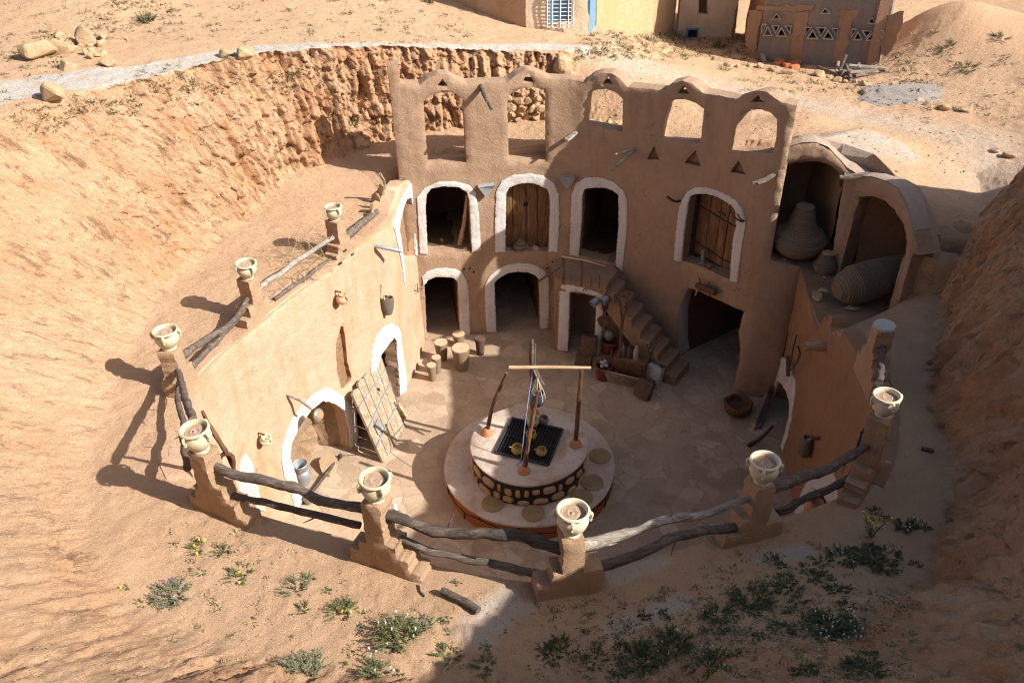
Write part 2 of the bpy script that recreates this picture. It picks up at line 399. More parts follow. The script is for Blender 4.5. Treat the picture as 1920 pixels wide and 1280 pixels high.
        res=delaunay_2d_cdt([Vector(p) for p in V],E,[],0,1e-6); vo=np.array([[p.x,p.y] for p in res[0]]); tri=[f for f in res[2] if len(f)==3]
        cen=np.array([vo[f].mean(0) for f in tri]); m=pip(cen,loops[0])
        for h in loops[1:]: m&=~pip(cen,h)
        tri=[list(t) for t,k in zip(tri,m) if k]
        dsp=s.disp(vo[:,0],vo[:,1])+off
        if extra: dsp+=extra*fbm(np.stack([vo[:,0]*6,vo[:,1]*6,np.zeros(len(vo))+s.seed],1),3,5)
        cnt={}
        for t in tri:
            for k in range(3):
                e=(t[k],t[(k+1)%3]); cnt[e]=1
        bd=[e for e in cnt if (e[1],e[0]) not in cnt]; bv={i for e in bd for i in e}
        fr=dsp.copy()
        for i in bv: fr[i]-=rnd
        A=s.arr(vo[:,0],vo[:,1],fr); Bk=s.arr(vo[:,0],vo[:,1],off-thick); n=len(vo)
        # orientation
        fl=s.side<0
        verts=np.concatenate([A,Bk]); faces=[]
        for t in tri: faces.append(t if not fl else t[::-1])
        if back:
            for t in tri: faces.append([i+n for i in (t[::-1] if not fl else t)])
        # one mid ring in the thickness for a softer edge
        for a,b in bd:
            q=[b,a,a+n,b+n]; faces.append(q if not fl else q[::-1])
        me=bpy.data.meshes.new(name); me.from_pydata([tuple(v) for v in verts],[],faces)
        bm=bmesh.new(); bm.from_mesh(me); bmesh.ops.delete(bm,geom=[v for v in bm.verts if not v.link_faces],context='VERTS')
        bmesh.ops.recalc_face_normals(bm,faces=bm.faces[:]); bm.to_mesh(me); bm.free()
        o=link(name,me,mat,parent,True,50)
        return o
    def room(s,name,hole,depth,mat,parent,start=.34,shrink=1.0,rough=0,steps=6):
        h=lin_sample([Vector(p) for p in hole],.08,True); c=Vector((sum(p.x for p in h)/len(h),min(p.y for p in h)))
        q0=c.x; n=s.nrm(q0); n3=-n; V=[];n_=len(h)
        for k in range(steps+1):
            t=k/steps; sc_=1+(shrink-1)*t
            for i,p in enumerate(h):
                b=s.pt(p.x,p.y,-start+.012); cc=s.pt(c.x,c.y,-start)
                w=cc+(b-cc)*sc_+n3*(depth*t)
                w.z=b.z if shrink>1 and k else w.z
                if rough and k: 
                    nv=mnoise.noise_vector(w*2.2)*rough+mnoise.noise_vector(w*7)*rough*.4; w=w+nv
                V.append(w)
        Fc=[[k*n_+i,k*n_+(i+1)%n_,(k+1)*n_+(i+1)%n_,(k+1)*n_+i] for k in range(steps) for i in range(n_)]
        mb=MB().add(V,Fc); ce=sum((V[steps*n_+i] for i in range(n_)),Vector())/n_
        mb.add([V[steps*n_+i] for i in range(n_)]+[ce],[[i,(i+1)%n_,n_] for i in range(n_)])
        me=bpy.data.meshes.new(name); me.from_pydata(mb.v,[],mb.f)
        return link(name,me,mat,parent,True,60)
def band(inner,outer):  # closed polygon for an arch surround: both lists run left foot -> over -> right foot
    return list(outer)+list(reversed(inner))
# ---------------------------------------------------------------- plans of the walls
CX,CY=.3,11.7
LWp=[(-4.05,7.85),(-4.5,8.6),(-4.72,9.5),(-4.55,10.5),(-4.1,11.5),(-3.55,12.6),(-2.95,13.7),(-2.45,14.8),(-2.2,15.8),(-2.1,16.85)]
BWp=[(-2.75,16.68),(-2.1,16.8),(-.5,17.05),(.8,17.2),(1.6,17.1),(2.5,16.75),(3.3,16.3),(3.9,15.86),(4.35,15.2),(4.8,14.58),(5.2,14.4),(5.68,14.33)]
RWp=[(5.68,14.4),(5.5,13.4),(5.38,12.4),(5.25,11.4),(5.2,10.4),(5.12,9.4),(4.75,8.35),(4.2,7.5)]
NWp=[(4.2,7.5),(3.4,7.15),(2.35,6.8),(1.04,6.38),(.2,6.22),(-1.0,6.5),(-2.04,6.93),(-3.2,7.35),(-4.05,7.85)]
LW=Wall(LWp,seed=5); BW=Wall(BWp,seed=3); RW=Wall(RWp,seed=8); NW=Wall(NWp,seed=11)
FW=Wall([(4.93,14.5),(5.6,14.36),(6.12,14.24),(6.36,14.0),(6.5,13.3),(6.64,12.44)],seed=14,amp=.012)
SW=Wall([(6.64,12.5),(7.15,12.2),(8.3,11.85)],seed=15)
ZR=4.15
# ---------------------------------------------------------------- terrain height model (polar about the pit centre)
def pol(x,y): return math.degrees(math.atan2(y-CY,x-CX))%360, math.hypot(x-CX,y-CY)
inner=[]
for p in cr_sample([Vector(q) for q in NWp],.25): inner.append((p.x,p.y,ZR))
for p in cr_sample([Vector(q) for q in LWp[:-1]],.25): inner.append((p.x,p.y,ZR+.02 if p.y<13 else ZR+.06))
inner+=[(-2.78,16.5,4.25),(-2.85,17.02,4.3)]
for q,z in (((-2.1,17.2),4.35),((-.5,17.45),4.45),((.8,17.6),4.6),((1.7,17.5),4.72),((2.6,17.15),4.8),((3.5,16.65),4.85),((4.15,16.1),4.9),((4.65,15.5),5.0),((5.0,14.98),5.45)): inner.append((q[0],q[1],z))
inner+=[(5.35,14.8,5.74),(5.7,14.75,5.78),(6.1,14.68,5.7),(6.6,14.4,5.6),(6.82,13.8,5.42),(6.92,13.2,5.36),(6.98,12.75,5.08),(7.02,12.52,4.72)]
inner+=[(6.62,12.3,3.7),(5.3,11.55,3.72),(5.24,11.2,4.0),(5.2,10.4,4.1),(5.12,9.4,4.12),(4.75,8.35,ZR)]
ip=sorted([(*pol(x,y),z) for x,y,z in inner]); ip=[(a-360,r,z) for a,r,z in ip[-3:]]+ip+[(a+360,r,z) for a,r,z in ip[:3]]
IA=np.array([p[0] for p in ip]); IR=np.array([p[1] for p in ip]); IZ=np.array([p[2] for p in ip])
# phi: (r_foot,z_foot) (r_mid,z_mid) (r_top,z_top) z(r=14) z(r=26) z(r=60)
K={ 4:(6.95,4.05, 7.25,5.6, 8.1,8.0, 8.2,8,8),
 6.2:(7.1,4.2, 7.6,5.3, 8.7,7.0, 7.4,8,8),
 7.5:(7.5,4.78,8.3,5.3,9.7,6.2, 6.6,7,8),
 12:(8.2,4.9,8.9,5.2,10.0,5.65, 5.9,6,6),
 20:(9.0,4.95,9.7,5.15,10.8,5.35, 5.6,5.6,5),
 30:(7.5,5.6,9,5.15,11,5.0, 5.2,5.0,4.6),
 40:(6.4,5.35,8.2,5.1,10,4.9, 4.7,5.2,5.4),
 50:(6.0,5.1,8,5.05,9.6,4.9, 4.4,4.4,5.0),
 60:(5.9,4.95,7.6,5.2,9.0,5.1, 4.4,4.0,3.4),
 70:(6.3,4.8,7.6,5.4,9.0,5.5, 4.5,3.4,3),
 78:(6.6,4.75,7.8,5.55,8.8,5.9, 5.2,3.6,3),
 84:(7.0,4.7,7.35,5.3,7.8,6.0, 5.8,3.9,3.5),
 92:(7.1,4.65,7.3,5.5,7.6,6.1, 6.1,4.6,4),
 101:(7.1,4.6,7.25,5.6,7.45,6.25, 6.4,5.5,5),
 113:(7.1,4.5,7.22,5.6,7.4,6.5, 6.7,6.2,6),
 124:(7.15,4.35,7.3,5.7,7.5,6.65, 6.8,6.5,6.3),
 133:(7.1,4.28,7.35,5.6,7.8,6.72, 6.9,6.7,6.5),
 141:(6.7,4.25,7.2,5.5,8.0,6.75, 6.95,7.0,7),
 148:(6.35,4.22,7.1,5.5,8.1,6.8, 7.0,7.3,7.3),
 162:(6.25,4.2,7.3,5.5,8.7,6.85, 7.2,7.5,7.5),
 177:(6.25,4.2,7.5,5.4,9.3,6.95, 7.5,8,8),
 195:(6.3,4.2,7.7,5.2,9.7,7.1, 8,8.5,9),
 214:(6.9,4.22,8.2,5.0,10.2,7.3, 8.8,9,9),
 225:(7.3,4.25,8.6,5.1,10.6,7.6, 9.5,10,10),
 240:(7.2,4.3,8.6,5.35,10.8,8.6, 10.2,10.5,11),
 252:(7.0,4.3,8.5,5.6,11.0,9.0, 10.4,11,11),
 262:(6.8,4.3,8.4,5.9,11.4,9.9, 10.5,11,11),
 270:(6.8,4.32,8.3,5.9,11.6,9.9, 10.5,11,11),
 280:(6.8,4.33,8.3,5.7,11.4,9.9, 10.5,11,11),
 292:(7.3,4.5,8.7,6.2,10.8,9.4, 10.5,11,11),
 305:(6.9,4.3,7.9,5.9,9.6,8.9, 10,10.5,11),
 315:(6.75,4.2,7.5,5.9,9.0,8.6, 9.6,10,10),
 325:(6.5,4.12,7.2,5.7,8.4,7.4, 8.4,9,10),
 335:(6.05,4.1,6.7,5.6,7.7,7.15, 8.0,9,9),
 345:(6.1,4.08,6.6,5.7,7.4,7.1, 7.8,8.5,9),
 354:(6.6,4.05,7.0,5.7,7.8,7.6, 8.2,8,9)}
ks=sorted(K); KA=np.array([ks[-1]-360]+ks+[ks[0]+360,ks[1]+360]); KV=np.array([K[ks[-1]]]+[K[k] for k in ks]+[K[ks[0]],K[ks[1]]])
def prof(phi):
    phi=np.asarray(phi,float)%360
    ri=np.interp(phi,IA,IR); zi=np.interp(phi,IA,IZ)
    k=[np.interp(phi,KA,KV[:,j]) for j in range(9)]
    Rr=np.stack([ri,np.maximum(k[0],ri+.15),np.maximum(k[2],ri+.4),np.maximum(k[4],ri+.8),14+0*ri,26+0*ri,60+0*ri,400+0*ri],1)
    Zz=np.stack([zi,k[1],k[3],k[5],k[6],k[7],k[8],k[8]-2],1)
    return Rr,Zz
def pmound(x,y):  # soft mounds and hollows of the real ground
    z=0*x
    for (mx,my,rx,ry,h) in MOUNDS: z=z+h*np.exp(-(((x-mx)/rx)**2+((y-my)/ry)**2))
    return z
MOUNDS=[(-2.9,3.3,.8,.5,.35),(-9.6,21.5,1.6,1.5,.55),(2.6,4.6,.9,.9,.35),(-2.3,4.2,.8,.5,.3),(6.2,17.2,.8,.5,.22),(-5.2,6.1,.7,.8,.2),(1.3,27.2,0.1,.1,0),(-3.4,24,4,2,.5),(11.5,22.9,1.5,1.5,.85),(6.7,15.0,.8,.7,.15),(13,22,3,3,.8),(3.6,5.4,.6,.7,.25),(.6,5.0,1.0,.4,-.15)]
_X0,_Y0,_D=-16.0,-1.0,.08
_xx=np.arange(_X0,24,_D); _yy=np.arange(_Y0,44,_D); _XX,_YY=np.meshgrid(_xx,_yy)
_A=np.degrees(np.arctan2(_YY-CY,_XX-CX)).ravel()%360; _R=np.hypot(_XX-CX,_YY-CY).ravel(); _Rr,_Zz=prof(_A)
_Z=_Zz[:,-1].copy()
for _k in range(_Rr.shape[1]-1,0,-1):
    _m=_R<=_Rr[:,_k]; _t=np.clip((_R-_Rr[:,_k-1])/np.maximum(_Rr[:,_k]-_Rr[:,_k-1],1e-6),0,1); _Z=np.where(_m,_Zz[:,_k-1]*(1-_t)+_Zz[:,_k]*_t,_Z)
_Z=_Z+pmound(_XX.ravel(),_YY.ravel())*np.clip((_R-_Rr[:,0])/1.2,0,1)
_Z[_R<_Rr[:,0]]=-5
_Z=_Z.reshape(_XX.shape); _NY,_NX=_Z.shape
def hfast(x,y):
    i=(x-_X0)/_D; j=(y-_Y0)/_D; a=int(i); b=int(j)
    if a<0 or b<0 or a>=_NX-1 or b>=_NY-1: return hgt(x,y)
    return float(_Z[int(j+.5),int(i+.5)])
def hgt(x,y):
    a,r=pol(x,y); Rr,Zz=prof([a]); z=float(np.interp(r,Rr[0],Zz[0]))
    return z+float(pmound(np.array([x]),np.array([y]))[0])*min(1,max(0,(r-Rr[0][0])/1.2))
def hitg(px,py,t0=3.0):
    d=ray(px,py); t=t0; pv=None
    while t<90:
        x,y,z=d[0]*t,d[1]*t,HC+d[2]*t; g=z-hfast(x,y)
        if g<0:
            lo,hi=pv,t
            for _ in range(8):
                m=(lo+hi)/2
                if HC+d[2]*m-hfast(d[0]*m,d[1]*m)<0: hi=m
                else: lo=m
            return Vector((d[0]*hi,d[1]*hi,HC+d[2]*hi))
        pv=t; t+=.12
    return U(px,py,5)
def strip_pts(pix,z=None): return [hitg(*p).xy for p in pix]
def dist_line(X,Y,pts):
    d=np.full(X.shape,1e9)
    for a,b in zip(pts[:-1],pts[1:]):
        e=b-a; k=np.clip(((X-a.x)*e.x+(Y-a.y)*e.y)/e.length_squared,0,1)
        d=np.minimum(d,np.hypot(X-a.x-k*e.x,Y-a.y-k*e.y))
    return d
PATH1=strip_pts([(-60,190),(0,172),(150,150),(300,128),(420,104),(500,92),(650,87),(850,88),(1000,86),(1090,92)])
TRACK=strip_pts([(1180,125),(1300,148),(1430,175),(1560,205),(1700,235),(1850,262),(1960,300)])
PATCH=[(strip_pts([(960,1125),(1060,1100),(1140,1085),(1230,1050)]),.12),(strip_pts([(1150,1180),(1210,1165),(1280,1132)]),.09),(strip_pts([(1420,1045),(1500,1035)]),.1),
 (strip_pts([(900,1180),(960,1130)]),.2),(strip_pts([(1560,275),(1640,268),(1680,280)]),.35),(strip_pts([(1600,935),(1650,900)]),.08),(strip_pts([(1530,250),(1600,262)]),.1)]
def build_ground():
    NA=1240
    # denser samples on the far side (small in the picture is far, but cliffs need it)
    ph=(np.arange(NA)+.5)/NA*360
    extra=np.array([5.95,6.1,6.35,6.5,6.65]); ph=np.sort(np.concatenate([ph,extra])); NA=len(ph)
    Rr,Zz=prof(ph)
    segs=[(0,1,34),(1,2,34),(2,3,38),(3,4,92),(4,5,46),(5,6,10),(6,7,4)]
    rows=[];zz=[]
    for a,b,n in segs:
        for k in range(n):
            t=k/n
            if a==3: t=t**1.25
            rows.append(Rr[:,a]*(1-t)+Rr[:,b]*t); zz.append(Zz[:,a]*(1-t)+Zz[:,b]*t)
    rows.append(Rr[:,7]); zz.append(Zz[:,7])
    RR=np.stack(rows); ZZ=np.stack(zz); nr=len(rows)
    # soften the profile along the radius
    for _ in range(5): ZZ[1:-1]=.25*ZZ[:-2]+.5*ZZ[1:-1]+.25*ZZ[2:]
    a=np.radians(ph)[None,:]; X=CX+RR*np.cos(a); Y=CY+RR*np.sin(a)
    w=np.clip((RR-RR[0])/1.2,0,1)
    ZZ=ZZ+pmound(X,Y)*w
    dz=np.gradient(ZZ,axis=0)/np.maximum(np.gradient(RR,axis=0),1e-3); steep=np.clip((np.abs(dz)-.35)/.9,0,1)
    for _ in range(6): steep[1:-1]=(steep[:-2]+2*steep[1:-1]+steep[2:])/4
    near=np.clip((RR-RR[0])/.35,0,1); far=np.clip((60-RR)/40,0,1)
    Pn=np.stack([X.ravel(),Y.ravel(),ZZ.ravel()],1)
    cl=np.stack([X.ravel()*1.0,Y.ravel()*1.0,ZZ.ravel()*.42],1)
    big=fbm(cl*1.5,6,21,.58).reshape(X.shape); rid=(1-np.abs(fbm(cl*4.2,4,33,.6))*1.6).reshape(X.shape)
    fine=fbm(Pn*6,4,5,.6).reshape(X.shape); vf=fbm(Pn*15,3,55,.65).reshape(X.shape); clod=np.maximum(fbm(Pn*8,3,71,.5),.1).reshape(X.shape)
    back=np.clip(1-np.abs(((ph-100+180)%360)-180)/50,0,1)[None,:]   # the crumbling cliff behind the arcade
    amp=steep*(.10+.0*back)
    FL=np.cumsum(np.concatenate([np.zeros((1,NA)),np.hypot(np.diff(RR,axis=0),np.diff(ZZ,axis=0))]),axis=0)
    FX=np.radians(ph)[None,:]*7.5+0*RR
    fp=np.stack([FX.ravel()*3.0,FL.ravel()*.55,0*FL.ravel()],1); streak=fbm(fp,5,61,.62).reshape(X.shape); streak2=fbm(fp*3.1,4,67,.6).reshape(X.shape)
    dr=steep*(.17*np.abs(streak)+.06*streak2)+amp*(.55*big-.4*np.clip(rid,0,1)**2)+steep*.045*fine*(1+.5*back)+steep*.034*vf
    crk=np.clip(.10-np.abs(fbm(cl*np.array([1.5,1.5,.8]),3,91)),0,.1).reshape(X.shape)*10
    dr=dr+steep*crk*.09
    RRd=RR+dr*near
    flat=1-steep
    ZZd=ZZ+near*far*(flat*(.035*fbm(Pn*.9,4,8).reshape(X.shape)+.010*fine+.012*(clod-.1))+steep*.05*fine)+.5*np.clip((RR-40)/100,0,1)
    nb=np.clip((6.3-Y)/2.0,0,1)*np.clip((X+4)/3,0,1)   # lumpy vegetated bank at the near right
    ZZd+=nb*near*(.09*np.abs(fbm(Pn*2.2,4,40)).reshape(X.shape))
    # crumbly lip
    ZZd+=near*np.clip(1-(RR-RR[0])/.5,0,1)*.03*fbm(Pn*5,3,12).reshape(X.shape)
    ca,sa=np.cos(a),np.sin(a)
    X2=CX+RRd*ca; Y2=CY+RRd*sa
    # skirt row below the inner lip
    X2=np.concatenate([X2[:1]+.02*ca,X2]); Y2=np.concatenate([Y2[:1]+.02*sa,Y2]); Z2=np.concatenate([ZZd[:1]-.45,ZZd]); nr+=1
    ww=1.0
    d1=dist_line(X2,Y2,PATH1); w1=np.interp(X2,[-9,-6,-4,2],[.60,.40,.26,.22])+.05*fbm(np.stack([X2.ravel()*2,Y2.ravel()*2,0*X2.ravel()],1),3,3).reshape(X2.shape)
    m1=np.clip((w1+.05-d1)/.1,0,1)*np.clip(1.6-3*np.concatenate([steep[:1],steep]),0,1)
    d2=dist_line(X2,Y2,TRACK); m2=np.clip((1.2-d2)/1.4,0,.9)*np.clip((Y2-12)/3,0,1)
    mk=np.maximum(m1,m2*.6)
    for pts,wd in PATCH: mk=np.maximum(mk,np.clip((wd*1.6-dist_line(X2,Y2,pts))/wd,0,.62))
    st2=np.concatenate([steep[:1],steep]); FX2=np.concatenate([FX[:1],FX]); FL2=np.concatenate([FL[:1],FL]); flw=np.stack([FX2.ravel(),FL2.ravel()*.30,0*FL2.ravel()],1)
    idx=np.arange(nr*NA).reshape(nr,NA); i0=idx[:-1]; i1=idx[1:]; j=np.roll(np.arange(NA),-1)
    Q=np.stack([i0,i1,i1[:,j],i0[:,j]],-1).reshape(-1,4)
    co=np.stack([X2.ravel(),Y2.ravel(),Z2.ravel()],1); mr=mk.ravel(); sr_=st2.ravel()
    onp=m1.ravel()[Q].mean(1)>.55
    for nm,sel in (('ground',~onp),('gravel_path',onp)):
        q=Q[sel]; used,inv=np.unique(q,return_inverse=True); q=inv.reshape(-1,4)
        me=bpy.data.meshes.new(nm); me.vertices.add(len(used)); me.vertices.foreach_set('co',co[used].ravel())
        me.loops.add(len(q)*4); me.loops.foreach_set('vertex_index',q.ravel().astype(np.int32)); me.polygons.add(len(q))
        me.polygons.foreach_set('loop_start',np.arange(0,len(q)*4,4,dtype=np.int32)); me.update(calc_edges=True); me.validate()
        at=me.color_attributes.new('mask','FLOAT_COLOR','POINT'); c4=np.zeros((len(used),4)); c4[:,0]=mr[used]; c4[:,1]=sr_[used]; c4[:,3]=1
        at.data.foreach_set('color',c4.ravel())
        af=me.attributes.new('flow','FLOAT_VECTOR','POINT'); af.data.foreach_set('vector',flw[used].ravel())
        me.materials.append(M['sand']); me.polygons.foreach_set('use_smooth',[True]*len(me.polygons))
        o=bpy.data.objects.new(nm,me); COL.objects.link(o); o['kind']='structure'
    # real surface height lookup for resting things
    global GX,GY,GZ,GPH,GRR
    GPH=ph; GRR=RRd; GZ=ZZd
build_ground()
def gz(x,y):
    a,r=pol(x,y); j=int(np.searchsorted(GPH,a))%len(GPH); return float(np.interp(r,np.maximum.accumulate(GRR[:,j]),GZ[:,j]))
def G(px,py):
    p=hitg(px,py); p.z=gz(p.x,p.y); return p
# courtyard floor
def build_floor():
    n=150; xs=np.linspace(-7,9,n); ys=np.linspace(5,21,n); X,Y=np.meshgrid(xs,ys)
    P=np.stack([X.ravel(),Y.ravel(),0*X.ravel()],1); Z=.02*fbm(P*.8,3,2)+.004*fbm(P*7,2,4)
    P[:,2]=Z; f=[[i*n+k,i*n+k+1,(i+1)*n+k+1,(i+1)*n+k] for i in range(n-1) for k in range(n-1)]
    me=bpy.data.meshes.new('floor'); me.from_pydata(P.tolist(),[],f); o=link('floor',me,'floor'); o['kind']='structure'
build_floor()
# ---------------------------------------------------------------- BACK WALL
z1=lambda p:Zm(720,100,4.2675,p); z2=lambda p:Zm(1080,120,4.266,p); z3=lambda p:Zm(720,310,3.88,p); z4=lambda p:Zm(1020,420,3.765,p); z9=lambda p:Zm(1240,340,4.921,p); z5=lambda p:Zm(780,480,5.333,p)
D={}
D['a1i']=z3([(318,640),(310,480),(303,300),(308,210),(345,165),(430,148),(540,155),(600,190),(622,250),(632,450),(640,625)])
D['a1o']=z3([(262,640),(250,430),(240,230),(290,165),(400,120),(520,115),(620,145),(665,190),(690,350),(705,612)])
D['a2i']=z3([(882,628),(884,400),(888,200),(912,160),(970,133),(1050,122),(1130,140),(1190,175),(1206,230),(1208,300),(1198,628)])
D['a2o']=z3([(808,628),(806,400),(815,190),(860,110),(940,70),(1060,58),(1160,75),(1240,130),(1272,210),(1277,400),(1262,630)])
D['a3i']=[(1085,480),(1090,420),(1092,368),(1096,354),(1110,351),(1134,351),(1150,357),(1160,366),(1161,420),(1154,497)]
D['a3o']=[(1068,478),(1070,420),(1072,365),(1080,343),(1099,332),(1127,332),(1150,341),(1169,357),(1176,375),(1176,430),(1166,509)]
D['a4i']=z9([(188,740),(205,560),(225,400),(250,220),(268,135),(330,112),(420,113),(520,143),(600,185),(660,228),(692,280),(697,400),(665,560),(637,915)])
D['a4o']=z9([(118,722),(140,480),(165,260),(200,160),(240,95),(320,55),(420,55),(520,85),(620,130),(700,180),(745,250),(775,330),(778,400),(748,620),(705,930)])
D['a5i']=z5([(108,822),(98,500),(85,285),(120,240),(200,203),(300,203),(380,215),(420,262),(430,500),(443,786)])
D['a5o']=z5([(75,286),(60,200),(110,150),(200,120),(300,115),(400,130),(460,165),(500,230),(520,320),(530,500),(538,788)])
D['a6i']=z5([(803,767),(798,600),(788,400),(785,258),(840,212),(920,168),(1020,153),(1120,163),(1190,190),(1232,235),(1238,450),(1238,710)])
D['a6o']=z5([(712,770),(692,560),(690,290),(730,200),(820,130),(920,85),(1030,72),(1150,78),(1220,110),(1290,155),(1325,220),(1335,300),(1332,500),(1322,708)])
D['big']=z4([(950,962),(942,850),(948,650),(962,560),(985,500),(1012,450),(1130,500),(1270,560),(1408,622),(1388,680),(1370,760),(1385,880),(1378,980),(1345,1080),(1322,1185)])
D['w1']=z1([(352,908),(330,600),(318,390),(380,340),(480,312),(580,330),(640,380),(650,600),(662,880)])
D['w2']=z1([(1000,868),(995,650),(988,400),(1010,330),(1080,290),(1180,275),(1260,290),(1305,310),(1295,500),(1300,855)])
D['w3']=z2([(80,497),(90,400),(108,240),(160,210),(240,205),(320,235),(375,290),(370,400),(368,548)])
D['w4']=z2([(683,600),(705,450),(732,320),(790,290),(870,288),(960,320),(1018,365),(1005,480),(985,642)])
D['w5']=z2([(1245,688),(1275,530),(1305,390),(1370,368),(1480,368),(1550,395),(1602,450),(1600,580),(1570,718)])
tri=[z1([(425,272),(470,205),(512,270)]),z1([(1105,230),(1160,165),(1200,235)]),z2([(215,160),(258,104),(290,165)]),z2([(808,244),(858,170),(903,246)]),z2([(1395,306),(1455,250),(1495,308)])]
rec=[z2([(565,768),(620,660),(660,772)]),z2([(862,797),(950,698),(988,824)]),z2([(1226,866),(1295,766),(1354,890)])]
top=z1([(30,108),(118,98),(135,250),(285,262),(350,210),(430,175),(510,175),(580,210),(650,245),(985,235),(1060,180),(1150,140),(1210,150),(1330,210),(1500,215),(1600,240)])+z2([(0,152),(60,157),(130,100),(200,76),(280,78),(350,120),(410,190),(690,215),(760,160),(850,136),(920,158),(1020,240),(1280,285),(1340,240),(1440,213),(1520,228),(1620,305),(1765,338)])
def hz(w,pix): return [w.hit(*p) for p in pix]
bw_top=hz(BW,top)
s_pil=bw_top[-1][0]
outl=[(bw_top[0][0]+.02,-.06)]+bw_top
pe=BW.hit(1440,482); cl=BW.L
outl+=[(s_pil,4.4),(s_pil+.03,3.42),(cl,3.30),(cl,-.06)]
holes={k:hz(BW,v) for k,v in D.items() if k in('a1i','a2i','a3i','a4i','w1','w2','w3','w4','w5')}
for k in('a5i','a6i','big'):
    h=hz(BW,D[k]); h[0]=(h[0][0],-.03); h[-1]=(h[-1][0],-.03); holes[k]=h
trh=[hz(BW,t) for t in tri]; rch=[hz(BW,t) for t in rec]
BWO=thing('arcaded_mud_wall','tall brown mud wall with five open arches along its top and white rimmed doorways below','wall',(0,17,0))
wallm=BW.panel('wall',outl,'plaster',holes=list(holes.values())+trh+rch,thick=.36,grid=.085,parent=BWO,extra=.006,rnd=.03)
# rough upper render near the left windows is proud of the smooth wall
for k in ('1','2','3','4','5','6'):
    i=hz(BW,D['a%si'%k]); o=hz(BW,D['a%so'%k])
    if k in '56':
        if k=='6': i[0]=(i[0][0],.02); o[0]=(o[0][0],.02)
        i[-1]=(i[-1][0],.02); o[-1]=(o[-1][0],.02)
    BW.panel('arch_surround',band(i if k!='5' else i[2:],o),'white',thick=.05,grid=.045,parent=BWO,off=.030,jit=.007,extra=.004,rnd=.010)
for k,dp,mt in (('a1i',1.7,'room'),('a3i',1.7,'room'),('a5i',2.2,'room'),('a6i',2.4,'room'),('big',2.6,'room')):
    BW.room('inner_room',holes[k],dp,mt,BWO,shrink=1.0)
for h in rch: BW.room('triangular_recess',h,.05,'plaster_right',BWO,start=.10)
# whitewashed reveal strip on the left of the big doorway
def lining(name,w,hl,mat,par,depth=.34):
    V=[];n=len(hl)
    for (q,z) in hl:
        for o_ in (-.02,-depth/2,-depth): V.append(w.pt(q,z,o_))
    f=[[3*i+j,3*i+j+1,3*i+4+j,3*i+3+j] for i in range(n-1) for j in (0,1)]
    mb=MB().add(V,f); me=bpy.data.meshes.new(name); me.from_pydata(mb.v,[],mb.f)
    m=me; o=link(name,m,mat,par); 
    s=o.modifiers.new('s','SOLIDIFY'); s.thickness=.012; s.offset=0; return o
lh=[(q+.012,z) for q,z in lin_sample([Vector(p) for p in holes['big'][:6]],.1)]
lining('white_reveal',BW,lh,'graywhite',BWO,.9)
# wooden doors in the two upper doorways
def plank_door(w,hole,mat,par,off,n=4,name='wooden_door',z0=None,bars=(),hole_at=None):
    q0=min(p[0] for p in hole)-.04; q1=max(p[0] for p in hole)+.04; zb=min(p[1] for p in hole) if z0 is None else z0; zt=max(p[1] for p in hole)+.05
    mb=MB(); e=q0
    ws=[R.uniform(.8,1.2) for _ in range(n)]; t=sum(ws)
    c=w.pt((q0+q1)/2,0,0); nn=w.nrm((q0+q1)/2); ax=Vector((-nn.y,nn.x,0)); ax=-ax if (w.pt(q1,0)-w.pt(q0,0)).dot(ax)<0 else ax
    ro=Matrix((ax,-nn,Vector((0,0,1)))).transposed()
    for i in range(n):
        wd=(q1-q0)*ws[i]/t; p=c+ax*(e+wd/2-(q0+q1)/2)+nn*(off+R.uniform(-.008,.008)); p.z=(zb+zt)/2
        mb.box(p,(wd-.016,.05,zt-zb),ro,bev=.006,jit=.003); e+=wd
    o=mb.build(name,mat,par)
    for zf in bars:
        z=zb+(zt-zb)*zf; b=MB().tube([c+ax*(-(q1-q0)*.5+.02)+nn*(off+.04)+Vector((0,0,z+.03)),c+nn*(off+.045)+Vector((0,0,z-.01)),c+ax*((q1-q0)*.5-.02)+nn*(off+.04)+Vector((0,0,z-.03))],.016,6)
        b.build('iron_bar','iron',o)
    return o,c,ax,nn,zb,zt
hd=holes['a2i']; o,c,ax,nn,zb,zt=plank_door(BW,hd,'door',BWO,-.25,4)
p=c+nn*(-.222); p.z=zb+.62*(zt-zb); MB().box(p,(.09,.02,.09),Matrix((ax,-nn,Vector((0,0,1)))).transposed(),bev=.004).build('peephole','dark',o)
BW.room('door_recess',hd,.06,'room',BWO)
hd=holes['a4i']; o,c,ax,nn,zb,zt=plank_door(BW,hd,'door',BWO,-.33,5,bars=(.12,.62),z0=min(p[1] for p in hd)+.12)
p=c+nn*(-.29)-ax*.05; p.z=zb+.68*(zt-zb); MB().box(p,(.2,.03,.035),Matrix((ax,-nn,Vector((0,0,1)))).transposed(),bev=.004).build('bolt','iron',o)
BW.room('door_recess',hd,.12,'room',BWO)
# small dark pits in the render
pits=MB()
for (x,y) in ((870,503),(880.5,502),(888,509),(1036,490),(1026,502)):
    a=BW.P3(x,y,.03); pits.lathe([(0,-.012),(.022,-.01),(.024,.0),(.0,.004)],a,10,axis=BW.nrm(BW.hit(x,y)[0]))
pits.build('socket_hole','dark',BWO)
def sill_floor(w,h,mat,par,z,d0=-.3,d1=.02,nm='sill'):
    q0=min(p[0] for p in h)+.03; q1=max(p[0] for p in h)-.03; V=[];n=10
    for i in range(n+1):
        q=q0+(q1-q0)*i/n
        V+= [w.pt(q,z+.01*math.sin(i*2.1),d1),w.pt(q,z+.02+.012*math.sin(i*1.3),d0)]
    return V
